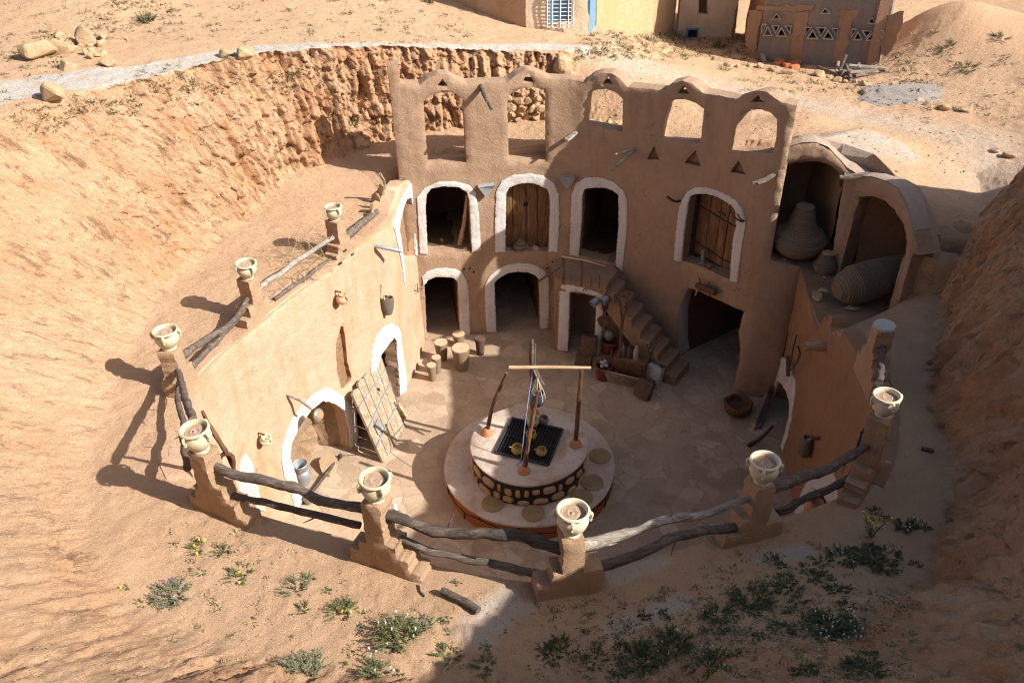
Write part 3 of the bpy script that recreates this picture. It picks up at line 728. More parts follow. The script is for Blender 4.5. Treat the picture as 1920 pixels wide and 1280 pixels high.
# ---------------------------------------------------------------- LEFT WALL
l1=lambda p:Zm(720,310,3.88,p); l2=lambda p:Zm(480,580,3.368,p); l3=lambda p:Zm(220,560,3.2,p)
LT_i=l1([(132,655),(120,560),(105,470),(130,330),(160,250),(190,232),(206,300),(222,480),(232,655)])
LT_o=l1([(142,868),(125,740),(95,600),(65,450),(100,300),(140,210),(188,130),(215,190),(235,330),(248,500),(240,655)])
LT_ib=l1([(150,840),(132,655),(120,560),(105,470),(130,330),(160,250),(190,232),(206,300),(222,480),(232,655)])
L2_h=[(700,800),(700,770),(703,720),(707,690),(716,665),(727,648),(739,632),(744,640),(745,669),(748,707),(750,748)]
L2_o=l2([(722,420),(725,320),(740,230),(765,160),(810,105),(855,88),(895,110),(915,150),(925,250),(940,350),(950,450),(948,540),(935,575)])
L2_i=[(706,705),(708,690),(716,665),(727,648),(739,632),(744,640),(745,669),(748,707),(750,748)]
L3_i=l2([(325,1252),(270,1120),(240,1020),(210,930),(220,850),(270,740),(340,640),(420,575),(490,590),(560,640),(590,760),(600,880),(610,925)])
L3_o=l2([(245,1275),(215,1150),(175,1050),(155,950),(160,870),(190,780),(240,680),(300,600),(370,530),(450,492),(505,515),(560,560),(625,640),(645,760),(648,880),(640,930)])
L4_h=l2([(655,920),(652,800),(640,690),(660,640),(700,640),(740,700),(765,800),(780,900)])
SL_h=l2([(548,500),(522,380),(518,220),(545,110),(560,108),(575,180),(590,330),(612,430),(600,470),(565,505)])
L5=l3([(725,1180),(724,1050),(735,960),(765,925),(800,980),(828,1080),(850,1180),(888,1275),(840,1262),(800,1215)])
f=lambda pix,b=True:[(q,-.03) if (b and j in (0,len(pix)-1)) else (q,z) for j,(q,z) in enumerate(hz(LW,pix))]
hLT=hz(LW,LT_i); hL2=f(L2_h); hL3=f(L3_i); hL4=f(L4_h); hSL=hz(LW,SL_h)
ltop=[(-.05,ZR-.02)]+[(q,ZR+.03+.03*math.sin(q*3)) for q in np.arange(.3,LW.L-1.7,.35)]
tipz=max(p[1] for p in hz(LW,LT_o))+.12
sA=min(p[0] for p in hz(LW,LT_o))-.12
sT=hz(LW,[LT_o[6]])[0][0]
bt=hz(LW,[(729,416),(733,398),(741,372),(750,350),(757,340),(768,338)])
ltop=[p for p in ltop if p[0]<bt[0][0]-.05]+bt+[(LW.L,bt[-1][1]-.03)]
LWO=thing('pale_mud_wall','sunlit pale mud wall with hanging jugs, curving round the side of the courtyard','wall',(-4.6,12,0))
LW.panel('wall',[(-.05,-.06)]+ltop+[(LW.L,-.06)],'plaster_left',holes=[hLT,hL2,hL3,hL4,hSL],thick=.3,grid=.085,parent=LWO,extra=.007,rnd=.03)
def g0(pl,idx=(0,-1)):
    for i in idx: pl[i]=(pl[i][0],.02)
    return pl
LW.panel('arch_surround',band(hz(LW,LT_ib),hz(LW,LT_o)),'white',thick=.05,grid=.05,parent=LWO,off=.03,jit=.008,extra=.004,rnd=.01)
LW.panel('arch_surround',band(g0(hz(LW,L2_i),(-1,)),g0(hz(LW,L2_o),(-1,))),'white',thick=.06,grid=.05,parent=LWO,off=.032,jit=.007,extra=.004,rnd=.012)
LW.panel('arch_surround',band(g0(hz(LW,L3_i)),g0(hz(LW,L3_o))),'white',thick=.06,grid=.05,parent=LWO,off=.032,jit=.007,extra=.004,rnd=.012)
LW.panel('white_patch',hz(LW,L5),'white',thick=.05,grid=.06,parent=LWO,off=.035,extra=.004,rnd=.015)
LW.room('shallow_recess',hLT,.05,'earth',LWO,start=.16,rough=.01)
LW.room('wall_slot',hSL,.06,'earth',LWO,start=.08,rough=.01)
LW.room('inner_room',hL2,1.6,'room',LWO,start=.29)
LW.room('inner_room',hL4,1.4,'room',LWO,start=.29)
LW.room('earth_alcove',hL3,.42,'alcove',LWO,start=.29,shrink=.74,rough=.11,steps=12)
# ---------------------------------------------------------------- RIGHT WALL
r1=lambda p:Zm(1360,580,3.2,p); r2=lambda p:Zm(1380,780,5.333,p)
R1h=r1([(232,790),(262,650),(290,520),(317,430),(345,448),(372,495),(388,560),(385,640),(365,730),(335,830),(318,900)])
R1o=r1([(205,770),(262,600),(280,440),(298,320),(330,282),(368,300),(400,350),(422,430),(422,510),(400,650),(378,760),(345,860),(335,925)])
R2h=r2([(735,1005),(758,900),(795,810),(840,775),(878,795),(905,855),(955,930),(985,1010)])
R2o=r2([(575,1010),(640,830),(700,680),(760,600),(850,530),(925,508),(980,550),(1015,650),(1022,800),(1015,935),(1010,1010)])
R2i=r2([(735,1005),(758,900),(795,810),(815,720),(840,740),(878,795),(905,855),(955,930),(985,1010)])
def base(pl): pl=list(pl); pl[0]=(pl[0][0],-.03); pl[-1]=(pl[-1][0],-.03); return pl
h1=base(hz(RW,R1h)); h2=hz(RW,R2h)
b0=min(min(p[1] for p in h2),1.2)
RWO=thing('ochre_mud_wall','shaded ochre mud wall under the vaulted store, with a white arched doorway','wall',(5.4,11,0))
rtop=[(0,3.3),(.5,3.3),(1.0,3.31),(1.6,3.33),(2.2,3.36),(2.28,3.62),(2.4,3.7),(2.47,3.66),(2.5,3.84),(2.72,3.88),(2.76,3.74),(3.05,3.72),(3.12,3.95),(3.3,4.0),(3.36,4.12),(3.8,4.13)]+[(q,ZR+.02) for q in np.arange(4.1,RW.L+.05,.4)]
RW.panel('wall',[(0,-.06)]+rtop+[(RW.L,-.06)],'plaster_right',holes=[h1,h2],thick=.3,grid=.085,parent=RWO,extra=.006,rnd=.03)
RW.panel('arch_surround',band(g0(hz(RW,R1h)),g0(hz(RW,R1o))),'white',thick=.05,grid=.05,parent=RWO,off=.03,jit=.007,extra=.004,rnd=.01)
RW.panel('arch_surround',band(hz(RW,R2i),hz(RW,R2o)),'white',thick=.05,grid=.05,parent=RWO,off=.03,jit=.007,extra=.004,rnd=.01)
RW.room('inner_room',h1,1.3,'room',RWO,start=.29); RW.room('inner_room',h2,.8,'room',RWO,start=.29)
NWO=thing('near_retaining_wall','mud retaining wall below the near row of pot pillars','wall',(0,6.3,0))
NW.panel('wall',[(0,-.06)]+[(q,ZR-.01) for q in np.arange(0,NW.L,.4)]+[(NW.L,ZR-.01),(NW.L,-.06)],'plaster_left',thick=.3,grid=.14,parent=NWO,rnd=.03)
# ---------------------------------------------------------------- VAULTED STORE
f1=lambda p:Zm(1380,250,3.46,p)
FWO=thing('vaulted_storeroom','brown double vaulted storeroom open to the front, holding big coiled straw jars','storeroom',(6.6,13.5,3.3))
fo=f1([(335,105),(350,95),(430,65),(520,65),(600,100),(650,150),(720,230),(800,285),(870,285),(950,310),(1040,360),(1090,450),(1120,550),(1160,700),(1178,792)])
ha=f1([(268,600),(265,570),(335,205),(350,200),(430,175),(550,178),(640,235),(700,290),(750,385)]); hb=f1([(795,412),(890,412),(960,440),(1020,500),(1080,600),(1100,700),(1110,800),(1050,1000),(980,1215)])
ho=hz(FW,fo); hA=hz(FW,ha); hB=hz(FW,hb)
qa=hA[-1][0]; sp=FW.SA
hA[0]=(max(.03,hA[1][0]),3.2); hA[1]=(max(.03,hA[1][0]),3.6); hA=[(max(.03,q),z) for q,z in hA]
pA=(FW.hit(1566,507)[0],3.2); pB=(FW.hit(1581,500)[0],3.2)
qm=1.36
hA=[p for p in hA if p[0]<qm-.05]+[(qm-.06,3.2)]
hB=[(qm+.12,3.2)]+[p for p in hB if p[0]>qm+.12 and p[0]<FW.L+.3]+[(FW.L-.02,3.2)]
o_=[(0,3.18),(0,ho[0][1])]+[(max(0,q),z) for q,z in ho]+[(FW.L+.14,ho[-1][1]-.05),(FW.L+.14,3.18)]
def cleanp(pl):
    out=[pl[0]]
    for p in pl[1:]:
        if (Vector(p)-Vector(out[-1])).length>.02: out.append(p)
    return out
FACP=cleanp(hA),cleanp(hB),cleanp(o_)
hB2=[(min(q,FW.L-.02),z) for q,z in FACP[1]]
poly=[(0,3.18)]+FACP[2][1:-1]+[(FW.L+.14,3.18)]+[(FW.L-.02,3.18)]+list(reversed(hB2[1:-1]))+[(hB2[0][0],3.18),(qm-.06,3.18)]+list(reversed([p for p in FACP[0] if 3.21<p[1]]))+[(.03,3.18)]
FW.panel('vault_front',cleanp(poly),'plaster',thick=.42,grid=.06,parent=FWO,extra=.01,rnd=.03)
def barrel(hole,dirv,depth,name):
    h=[p for p in hole if p[1]>3.2]; h=[(h[0][0],3.22)]+h+[(h[-1][0],3.22)]; h=lin_sample([Vector(p) for p in h],.08); V=[];n=len(h);S=7
    mid=sum((FW.pt(p.x,0,-.38) for p in h),Vector())/n
    for k in range(S+1):
        t=k/S
        for p in h:
            b=FW.pt(p.x,p.y,-.38); 
            z=3.2+(p.y-3.2)*(1-.12*t)
            w=Vector((b.x,b.y,z))+dirv*depth*t
            w+=mnoise.noise_vector(w*1.5)*.05
            V.append(w)
    F_=[[k*n+i,k*n+i+1,(k+1)*n+i+1,(k+1)*n+i] for k in range(S) for i in range(n-1)]+[[S*n+i for i in range(n)]]
    me=bpy.data.meshes.new(name); me.from_pydata(V,[],F_); return link(name,me,'vault_earth',FWO,True,70)
barrel(hA,Vector((-.05,1,0)),1.5,'vault_chamber'); barrel(hB2,Vector((1,.12,0)).normalized(),1.05,'vault_chamber')
# ledge floor
lp=[(4.84,14.6),(5.66,14.36),(5.5,13.4),(5.38,12.4),(5.3,11.75),(6.6,12.25),(7.9,12.4),(8.0,14.2),(6.6,14.6),(6.5,16.3),(4.8,16.2)]
def flat(name,poly,z,mat,par,amp=.015,grid=.1,thick=None):
    v=lin_sample([Vector(p) for p in poly],grid,True); V=[tuple(p) for p in v]; nb=len(V); E=[(i,(i+1)%nb) for i in range(nb)]
    xs=[p[0] for p in V]; ys=[p[1] for p in V]; Gd=np.stack(np.meshgrid(np.arange(min(xs),max(xs),grid),np.arange(min(ys),max(ys),grid)),-1).reshape(-1,2); Gd=Gd[pip(Gd,V)]
    Vv=V+[tuple(g) for g in Gd]; r=delaunay_2d_cdt([Vector(p) for p in Vv],E,[],0,1e-6); vo=np.array([[p.x,p.y] for p in r[0]]); t=[f for f in r[2] if pip([vo[f].mean(0)],V)[0]]
    zz=z+amp*fbm(np.c_[vo*2.2,np.zeros(len(vo))],4,6); me=bpy.data.meshes.new(name); me.from_pydata(np.c_[vo,zz].tolist(),[],[list(x) for x in t])
    return link(name,me,mat,par)
flat('ledge_floor',lp,3.29,'stair',FWO,.02)
# side wall right of the vault
st_=[(0,3.0),(0,4.55),(.25,4.66),(.6,4.68),(1.0,4.66),(1.6,4.7),(SW.L,4.8),(SW.L,3.0)]
SW.panel('side_wall',st_,'plaster',thick=.3,grid=.08,parent=FWO,extra=.01,rnd=.03)

V=[];pp=[p for p in lin_sample([Vector(p) for p in FACP[2][1:-1]],.06)]
for p in pp:
    for o2,dz in ((-.03,.012),(-.15,.03),(-.33,.02),(-.55,-.14)):
        w_=FW.pt(p.x,p.y,o2); w_.z+=dz+.012*mnoise.noise(w_*6); V.append(w_)
me=bpy.data.meshes.new('roof_edge'); me.from_pydata(V,[],[[4*i+j,4*i+j+1,4*i+5+j,4*i+4+j] for i in range(len(pp)-1) for j in range(3)]); link('roof_edge',me,'vault_top',FWO)
# ---------------------------------------------------------------- stairs and landing
stair=thing('mud_staircase','brown mud steps coming down from a small landing beside the big dark doorway','staircase',(2.6,16,0))
A0,A1=Vector((2.40,16.62)),Vector((4.02,15.42)); B0,B1=Vector((2.08,16.0)),Vector((3.60,14.83))
pts=[(-.02,1.97)]; N=8; dz=.215
for i in range(N):
    s0=i/N; s1=(i+1)/N; z=1.97-dz*(i+1)
    pts+=[(s0+.002,z),(s1,z)]
low=[(1.0,-.02)]+[(s,max(-.02,1.97-dz*(s*N+1)-.42)) for s in (.9,.62,.5,.25,0,-.02)]
def quadstep():
    V=[];Fc=[];nl=6
    outer=pts+low; 
    for k in range(nl+1):
        t=k/nl
        for (s,z) in outer:
            a=A0.lerp(A1,s); b=B0.lerp(B1,s); p=a.lerp(b,t); e=.014*mnoise.noise(Vector((p.x*4,p.y*4,z*3))); V.append((p.x+e,p.y+e,z+e*1.2))
    n=len(outer)
    for k in range(nl):
        for i in range(n): Fc.append([k*n+i,k*n+(i+1)%n,(k+1)*n+(i+1)%n,(k+1)*n+i])
    Fc.append(list(range(n))); Fc.append([nl*n+i for i in range(n)][::-1]); return V,Fc
V,Fc=quadstep(); o=MB().add(V,Fc).build('steps','stair',stair); 
b_=o.modifiers.new('b','BEVEL'); b_.width=.022; b_.segments=2; b_.limit_method='ANGLE'
# landing slab with a white arch front under it
LP=Wall([(1.02,16.32),(2.1,15.98)],smooth=False,seed=21,amp=.01)
lz=1.97; ar=[(1050,655),(1050,600),(1052,560),(1068,555),(1088,547),(1110,555),(1122,562),(1119,600),(1116,640)]
hL=LP.H(Zm(1020,420,3.765,[(168,890),(175,700),(180,483),(215,475),(260,478),(310,492),(368,510),(368,600),(360,745)])); hL[0]=(hL[0][0],-.03); hL[-1]=(hL[-1][0],-.03)
hO=LP.H(Zm(1020,420,3.765,[(97,880),(105,700),(112,420),(200,428),(290,450),(370,478),(415,500),(418,600),(408,755)])); hO[0]=(hO[0][0],.01); hO[-1]=(hO[-1][0],.01)
LP.panel('landing_front',[(-.02,-.04),(-.02,lz),(LP.L+.02,lz),(LP.L+.02,-.04)],'stair',holes=[hL],thick=.28,grid=.07,parent=stair,rnd=.015)
i2=g0(LP.H(Zm(1020,420,3.765,[(168,890),(175,700),(180,483),(215,475),(260,478),(310,492),(368,510),(368,600),(360,745)])))
LP.panel('arch_surround',band(i2,g0(list(hO))),'white',thick=.05,grid=.05,parent=stair,off=.035,extra=.008,rnd=.014)
lf=[(1.0,16.3),(2.1,15.97),(2.42,16.6),(2.3,16.95),(1.0,17.25)]
V=[];
for z in (lz-.3,lz): V+=[(x,y,z) for x,y in lf]
n=5; MB().add([(x,y,z-.004) for x,y,z in V],[[0,1,2,3,4][::-1],[5,6,7,8,9]]+[[i,(i+1)%5,5+(i+1)%5,5+i] for i in range(5)]).build('landing_slab','stair',stair)
MB().box((1.12,16.75,.85),(.24,.85,1.7),rotz(-.05),bev=.02).build('side_pier','stair',stair)
# railing of sticks on the landing
def sticks(par,lst,mat='bark'):
    for k,(p,r) in enumerate(lst): MB().tube([Vector(q) for q in p],r,7,rough=.25,seed=k).build('baluster',mat,par)
rl=thing('stick_railing','flimsy railing of dark sticks along the edge of the small landing','railing',(1.5,16.2,lz),None)
PL=((1.02,16.30),(2.1,15.96))
def lp_(x,y): return onplane(x,y,*PL)
ll=[]
for (x,yb,yt,r) in ((1056,527,482,.028),(1090,534,487,.018),(1107,537,512,.008),(1123,540,514,.010),(1140,554,536,.008),(1070,527,508,.006)):
    b=lp_(x,yb); t=lp_(x,yt); b.z=lz-.1 if x<1130 else b.z; ll.append(([b,b.lerp(t,.5)+Vector((.02,0,0)),t],r))
sticks(rl,ll)
MB().tube([lp_(1053,481),lp_(1080,485),lp_(1100,489),lp_(1135,499)],[.02,.022,.018,.01],8,rough=.2).build('handrail','pole',rl)
tag(MB().tube([BW.P3(1010,523,.1),lp_(1054,496)+Vector((0,-.02,0))],[.025,.03],8,rough=.15).build('wooden_prop','log'),'bare grey stick slanting from the second lower archway up to the landing rail','stick')
hs=lp_(1096,542); tag(MB().tube([hs+Vector((.035*math.cos(a),-.05,.04*math.sin(a))) for a in np.linspace(-.9,PI+.9,10)],.009,6).build('horseshoe','iron'),'small dark horseshoe above the doorway under the landing','horseshoe')
# ---------------------------------------------------------------- pillars, pots, rails
RING=cr_sample([Vector(p) for p in (NWp[:-1]+LWp)],.08)
RINGR=cr_sample([Vector(p) for p in (RWp[2:]+NWp[1:4])],.08)
def place(px,py,ring,off=.17,zlo=4.6,zhi=5.3):
    best=None
    for k in range(60):
        z=zlo+(zhi-zlo)*k/59; p=U(px,py,z)
        for i in range(1,len(ring)-1):
            q=ring[i]; dd=(q-p.xy).length
            t=(ring[i+1]-ring[i-1]).normalized(); nn=Vector((-t.y,t.x)); out=q+nn*off if (q+nn*off-Vector((CX,CY))).length>(q-Vector((CX,CY))).length else q-nn*off
            dd=(out-p.xy).length
            if best is None or dd<best[0]: best=(dd,p,t,z)
    return best[1],best[2],best[3]
def pillar(name,px,py,ring,label,zlo,zhi,left,right,hw=.15,mat='plaster_rail',off=.17,z0=3.95,th=.3):
    hw*=.84; left=[(a*.85,b) for a,b in left]; right=[(a*.85,b) for a,b in right]; th*=.88
    p,t,zt=place(px,py,ring,off,zlo,zhi); t3=Vector((t.x,t.y,0))
    if t3.x<0 or (abs(t3.x)<.3 and t3.y>0 and False): t3=-t3
    n3=Vector((t3.y,-t3.x,0))
    A=p.xy-t3.xy*1.5; B=p.xy+t3.xy*1.5
    W_=Wall([A,B],smooth=False,amp=.02,seed=int(px)%17+1)
    o=[(1.5-hw*1.08,zt),(1.5+hw*1.0,zt)]; x=hw
    for dx,z in right: o+=[(1.5+x*1.02,z),(1.5+x+dx,z)]; x+=dx
    o+=[(1.5+x,z0)]; x=hw; l=[]
    for dx,z in left: l+=[(1.5-x*1.04,z),(1.5-x-dx,z)]; x+=dx
    l+=[(1.5-x,z0)]; o+=l[::-1]
    ob=W_.panel(name,o,mat,thick=th,grid=.055,off=th/2,jit=.012,extra=.010,rnd=.014)
    tag(ob,label,'pillar','stepped pillars round the courtyard rim')
    return p,t3,ob
def pot(p,s,label,mat='pot',rz=0,hn=4,tilt=0,group='big handled pots on the rim pillars',squat=1.0):
    o=thing('clay_pot',label,'pot',(0,0,0),group)
    H_=.33*squat
    pr=[(.085,0),(.098,.0),(.10,.022),(.086,.035),(.105,.06),(.148,.12),(.172,.19),(.168,.245),(.148,.278),(.142,.29),(.150,.305),(.175,.312),(.184,.326),(.176,.341),(.158,.344),(.143,.330),(.136,.30),(.14,.27),(.10,.262),(0,.262)]
    pr=[(r,h*squat) for r,h in pr]
    MB().lathe(pr,(0,0,0),36,wob=.02).build('body',mat,o)
    MB().lathe([(0,R.uniform(.0,.05)),(.03,.012),(.06,.025),(.10,.008),(.141,.012),(.138,-.03)],(R.uniform(-.01,.01),0,.27*squat),24,wob=.3).build('soil','soil',o)
    for k in range(hn):
        a=rz+k*2*PI/hn; d=Vector((math.cos(a),math.sin(a),0)); z=Vector((0,0,1)); sq=squat
        c=[d*.165+z*.312*sq,d*.19+z*.308*sq,d*.2+z*.28*sq,d*.195+z*.245*sq,d*.178+z*.225*sq]
        if k%2==0 or True: c+=[d*.182+z*.205*sq,d*.195+z*.205*sq,d*.198+z*.222*sq]
        c=cr_sample(c,.012); MB().tube(c,[.021*(1-.45*i/len(c)) for i in range(len(c))],7).build('handle',mat,o)
    o.location=p; o.scale=(s,s,s); o.rotation_euler=(R.uniform(-.06,.06),R.uniform(-.06,.06),R.uniform(0,.3)); return o
PLR=[]
S=[(.17,4.62),(.17,4.42),(.16,4.24)]
spec=[('P1',628,412,RING,'slim pillar carrying the farthest small pot, by the top left arch',4.7,5.2,[(.08,4.45),(.1,4.3)],[(.1,4.5)],.13,.88,'small pale green pot on the farthest left pillar, nearest the pointed white arch'),
('P2',465,520,RING,'pillar second from the far end of the left rim, above the thorny rails',4.6,5.15,[(.14,4.5),(.14,4.32)],[(.14,4.45),(.14,4.3)],.14,.92,'pale green pot on the second pillar of the left rim'),
('P3',318,652,RING,'tall thin pillar at the outermost left bulge of the rim',4.7,5.2,[(.15,4.45)],[(.14,4.5),(.2,4.3)],.14,1.0,'pale pot on the leftmost pillar, its shadow cast on the sandy bank'),
('P4',378,842,RING,'stepped pillar at the near left corner, orange on its shaded side',4.75,5.2,[(.12,4.55),(.15,4.35)],[(.16,4.68),(.17,4.48),(.17,4.3),(.15,4.16)],.15,.98,'pale pot on the near left corner pillar, beside a forked stick'),
('P5',705,934,RING,'stepped pillar above the paving left of the well, sunlit on its right face',4.75,5.2,[(.14,4.55),(.17,4.38)],[(.15,4.62),(.17,4.45),(.16,4.28),(.1,4.12)],.14,.96,'pale pot on the pillar left of the well, fully sunlit'),
('P6',1072,998,RING,'stepped pillar nearest the viewer, below the well',4.75,5.2,[(.13,4.6),(.2,4.4),(.18,4.22)],[(.26,4.55),(.1,4.2)],.14,.98,'cream pot nearest the viewer, hiding part of the well base'),
('P7',1428,902,RINGR,'stepped pillar with one small lit patch just below its pot',4.75,5.25,[(.14,4.58),(.2,4.38),(.16,4.2)],[(.26,4.42),(.15,4.2)],.14,.94,'cream pot on the near right pillar, sunlit above its shaded base'),
('P8',1655,778,RINGR,'shaded pillar at the far right of the rim, steps running toward the viewer',4.75,5.25,[(.14,4.55),(.17,4.4),(.17,4.25)],[(.15,4.5),(.15,4.3)],.15,.90,'cream pot farthest right, lit against the dark cliff'),
('P9',1658,613,RINGR,'bare pillar with a flat grey cap and no pot, in front of the vaulted store',4.7,5.2,[(.13,4.6),(.12,4.4),(.12,4.25)],[(.12,4.5),(.12,4.3)],.14,0,'')]
for k,(nm,px,py,ring,lab,zl,zh,lf_,rt_,hw,ps,plab) in enumerate(spec):
    p,t3,ob=pillar('stepped_pillar',px,py,ring,lab,zl,zh,lf_,rt_,hw,off=.10 if nm in('P7','P8','P9') else .14)
    PLR.append(p)
    if ps: pot(p+Vector((0,0,-.005)),ps,plab,'pot_cream' if k>=5 else 'pot',rz=R.uniform(0,1.5),hn=4,squat=.9 if k<3 else 1.0)
    else:
        MB().lathe([(.15,0),(.16,.01),(.15,.045),(0,.05)],p,20,wob=.05).build('cap','graywhite',ob); ob['label']=lab
def log(label,pix,pl,r,mat='log',name='log_rail',group='weathered log rails between the pillars',twigs=0,seed=1,shift=0,cat='log',nn=11,rough=.3):
    if len(pl)==3:
        Y0,Y1=pl[1],pl[2]; W=[atY(x,y,Y0+(Y1-Y0)*(y-pix[0][1])/(pix[-1][1]-pix[0][1])) for x,y in pix]; A,B=W[0],W[-1]
    else:
        A,B=pl; W=[onplane(x,y,A,B) for x,y in pix]
    d=(B-A).normalized(); nrm=Vector((d.y,-d.x,0))
    W=[w+nrm*shift for w in W]
    if group and len(pl)!=3: e_=(W[0]-W[1]).normalized()*.10; W[0]=W[0]+e_; e_=(W[-1]-W[-2]).normalized()*.13; W[-1]=W[-1]+e_
    c=cr_sample(W,.07) if len(W)>2 else lin_sample(W,.07); n=len(c); rr=random.Random(seed)
    if isinstance(r,tuple): rad=[r[0]+(r[1]-r[0])*i/(n-1) for i in range(n)]
    else: rad=[r]*n
    rad=[q*(1+.18*mnoise.noise(Vector((i*.35,seed,0)))) for i,q in enumerate(rad)]
    c=[Vector(q)+mnoise.noise_vector(Vector((i*.25,seed*3,1)))*.022 for i,q in enumerate(c)]
    mb=MB().tube(c,rad,nn,rough=rough,seed=seed)
    for k in range(twigs):
        i=rr.randrange(2,n-2); dd=(c[i+1]-c[i]).normalized(); s_=Vector((rr.uniform(-1,1),rr.uniform(-1,1),rr.uniform(-1,.9))).normalized(); s_=(s_+dd*rr.uniform(-.5,.9)).normalized(); l=rr.uniform(.08,.26)
        mb.tube([c[i],c[i]+s_*l*.5,c[i]+s_*l+Vector((rr.uniform(-.04,.04),0,rr.uniform(-.04,.04)))],[rad[i]*.28,rad[i]*.18,.004],5,rough=.2,seed=k)
    # bark slivers
    for k in range(max(2,n//6)):
        i=rr.randrange(1,n-3); a,b=frame(c[i+1]-c[i]); th=rr.uniform(0,6.28); e=(a*math.cos(th)+b*math.sin(th))
        mb.tube([c[i]+e*rad[i]*.9,c[i+1]+e*rad[i]*1.08,c[i+2]+e*rad[i]*1.15],[rad[i]*.12,rad[i]*.2,rad[i]*.05],4,seed=k)
    o=mb.build(name,mat,ang=60); tag(o,label,cat,group); return o
P=[q.copy() for q in PLR]
v=lambda q:Vector((q[0],q[1],0))
pa=(v(P[0]),Vector((-2.3,16.3,0)))
log('thick grey crooked log leaning from the farthest pot pillar up to the arcade wall',[(652,440),(694,406),(722,387),(738,362),(755,341)],pa,(.075,.05),'log',seed=1)
log('pale sawn stick poking up behind the crooked log, by the pointed white arch',[(727,372),(741,343)],pa,.035,'pole',seed=2,group=None,cat='stick',name='stick',rough=.05)
log('thin upright grey branch standing behind the crooked log',[(722,356),(719,340),(713,325)],pa,(.022,.03),'log_pale',seed=3,group=None,cat='stick',name='branch')
log('short dark stick lying low under the crooked log at the far left',[(671,452),(697,430)],pa,.02,'log_dark',seed=4)
rk=MB(); 
for i,(x,y,sz) in enumerate(((715,358,.26),(706,370,.2),(700,385,.24),(695,398,.2))):
    q=onplane(x,y,*pa); rk.rock(q+Vector((0,.1,-.05)),(.1,sz,sz*1.3),seed=40+i)
tag(rk.build('slate_slabs','stone',smooth=False),'row of jagged grey stone slabs set on edge behind the crooked log','stones')
pb=(v(P[1]),v(P[0]))
log('straight bleached pole on the thorny stretch of the left rim, the upper of two',[(490,537),(540,501),(590,468),(626,445)],pb,(.05,.04),'log_pale',twigs=2,seed=5,rough=.12)
log('darker thorny pole below the bleached one on the left rim',[(521,555),(560,530),(590,508),(618,487)],pb,(.035,.04),'log',twigs=9,seed=6)
pc=(v(P[2]),v(P[1]))
log('grey bent log between the two left pillars, the upper one',[(468,552),(452,580),(430,610),(385,637),(347,664)],pc,(.04,.06),'log',seed=7,rough=.12)
log('grey bent log between the two left pillars, the lower one',[(458,580),(434,612),(405,640),(362,683)],pc,(.035,.05),'log',seed=8,rough=.12)
pd=(v(P[3]),v(P[2]))
log('dark cracked log dropping from the leftmost pillar, right hand one of the pair',[(333,692),(342,725),(352,760),(362,785)],('y',P[2].y-.05,P[3].y+.25),(.045,.05),'log',twigs=3,seed=9)
log('knotty grey log dropping from the leftmost pillar behind the dark one',[(338,705),(333,740),(343,790),(345,840),(352,875)],('y',P[2].y-.05,P[3].y+.1),(.03,.055),'log',twigs=4,seed=10)
pe_=(v(P[3]),v(P[4]))
log('long thick brown rail running from the near left corner pillar, upper one',[(398,877),(450,893),(510,908),(550,918),(600,938),(686,953)],pe_,(.06,.055),'log',seed=11,shift=-.02)
log('long straight brown rail below the thick one at the near left corner',[(444,930),(500,942),(560,958),(657,980)],pe_,(.042,.045),'log_dark',twigs=2,seed=12,rough=.15)
pf=(v(P[4]),v(P[5]))
log('thick blackened rail in front of the well, upper one',[(722,965),(760,972),(800,990),(850,1001),(900,1000),(960,1003),(1005,1015),(1048,1027)],pf,(.06,.065),'log_dark',twigs=1,seed=13)
log('thin brown rail in front of the well, lower one',[(765,1013),(800,1030),(830,1038),(900,1052),(950,1062),(1006,1078)],pf,(.042,.05),'log',seed=14)
pg=(v(P[5]),v(P[6]))
log('bleached white rail on the near right stretch, bark peeling at one end',[(1090,1022),(1130,1012),(1175,1000),(1220,982),(1255,974),(1300,968),(1345,955),(1398,934)],pg,(.065,.035),'log_pale',twigs=5,seed=15)
log('brown ragged rail below the bleached white one',[(1133,1062),(1170,1048),(1215,1030),(1260,1008),(1310,997),(1362,990)],pg,(.06,.05),'log',twigs=3,seed=16)
ph_=(v(P[6]),v(P[7]))
log('grey gnarled rail on the right rim, upper one, between the two cream pots',[(1444,917),(1475,905),(1505,893),(1540,885),(1590,857),(1650,820)],ph_,(.075,.045),'log',twigs=4,seed=17)
log('dark splintered rail on the right rim, lower one',[(1470,955),(1510,935),(1545,920),(1590,900),(1626,880)],ph_,(.045,.05),'log_dark',twigs=9,seed=18)
pi_=(v(P[7]),v(P[8]))
log('short knotty dark post between the far right pot and the bare capped pillar',[(1648,716),(1651,690),(1655,652)],('y',P[7].y+.15,P[8].y-.1),.045,'log_dark',twigs=1,seed=19)
fs=log('light brown forked stick with a bent hoop leaning by the near left pot',[(378,772),(392,796),(408,822),(425,850),(437,872)],('y',P[3].y+.35,P[3].y+.45),(.02,.035),'bark',seed=20,group=None,cat='stick',name='forked_stick')
hoop=MB(); 
hoop.tube(cr_sample([atY(x,y,P[3].y+.42) for x,y in ((411,868),(414,855),(425,850),(436,856),(438,880))],.03),.028,8,rough=.2).build('hoop','bark',fs)
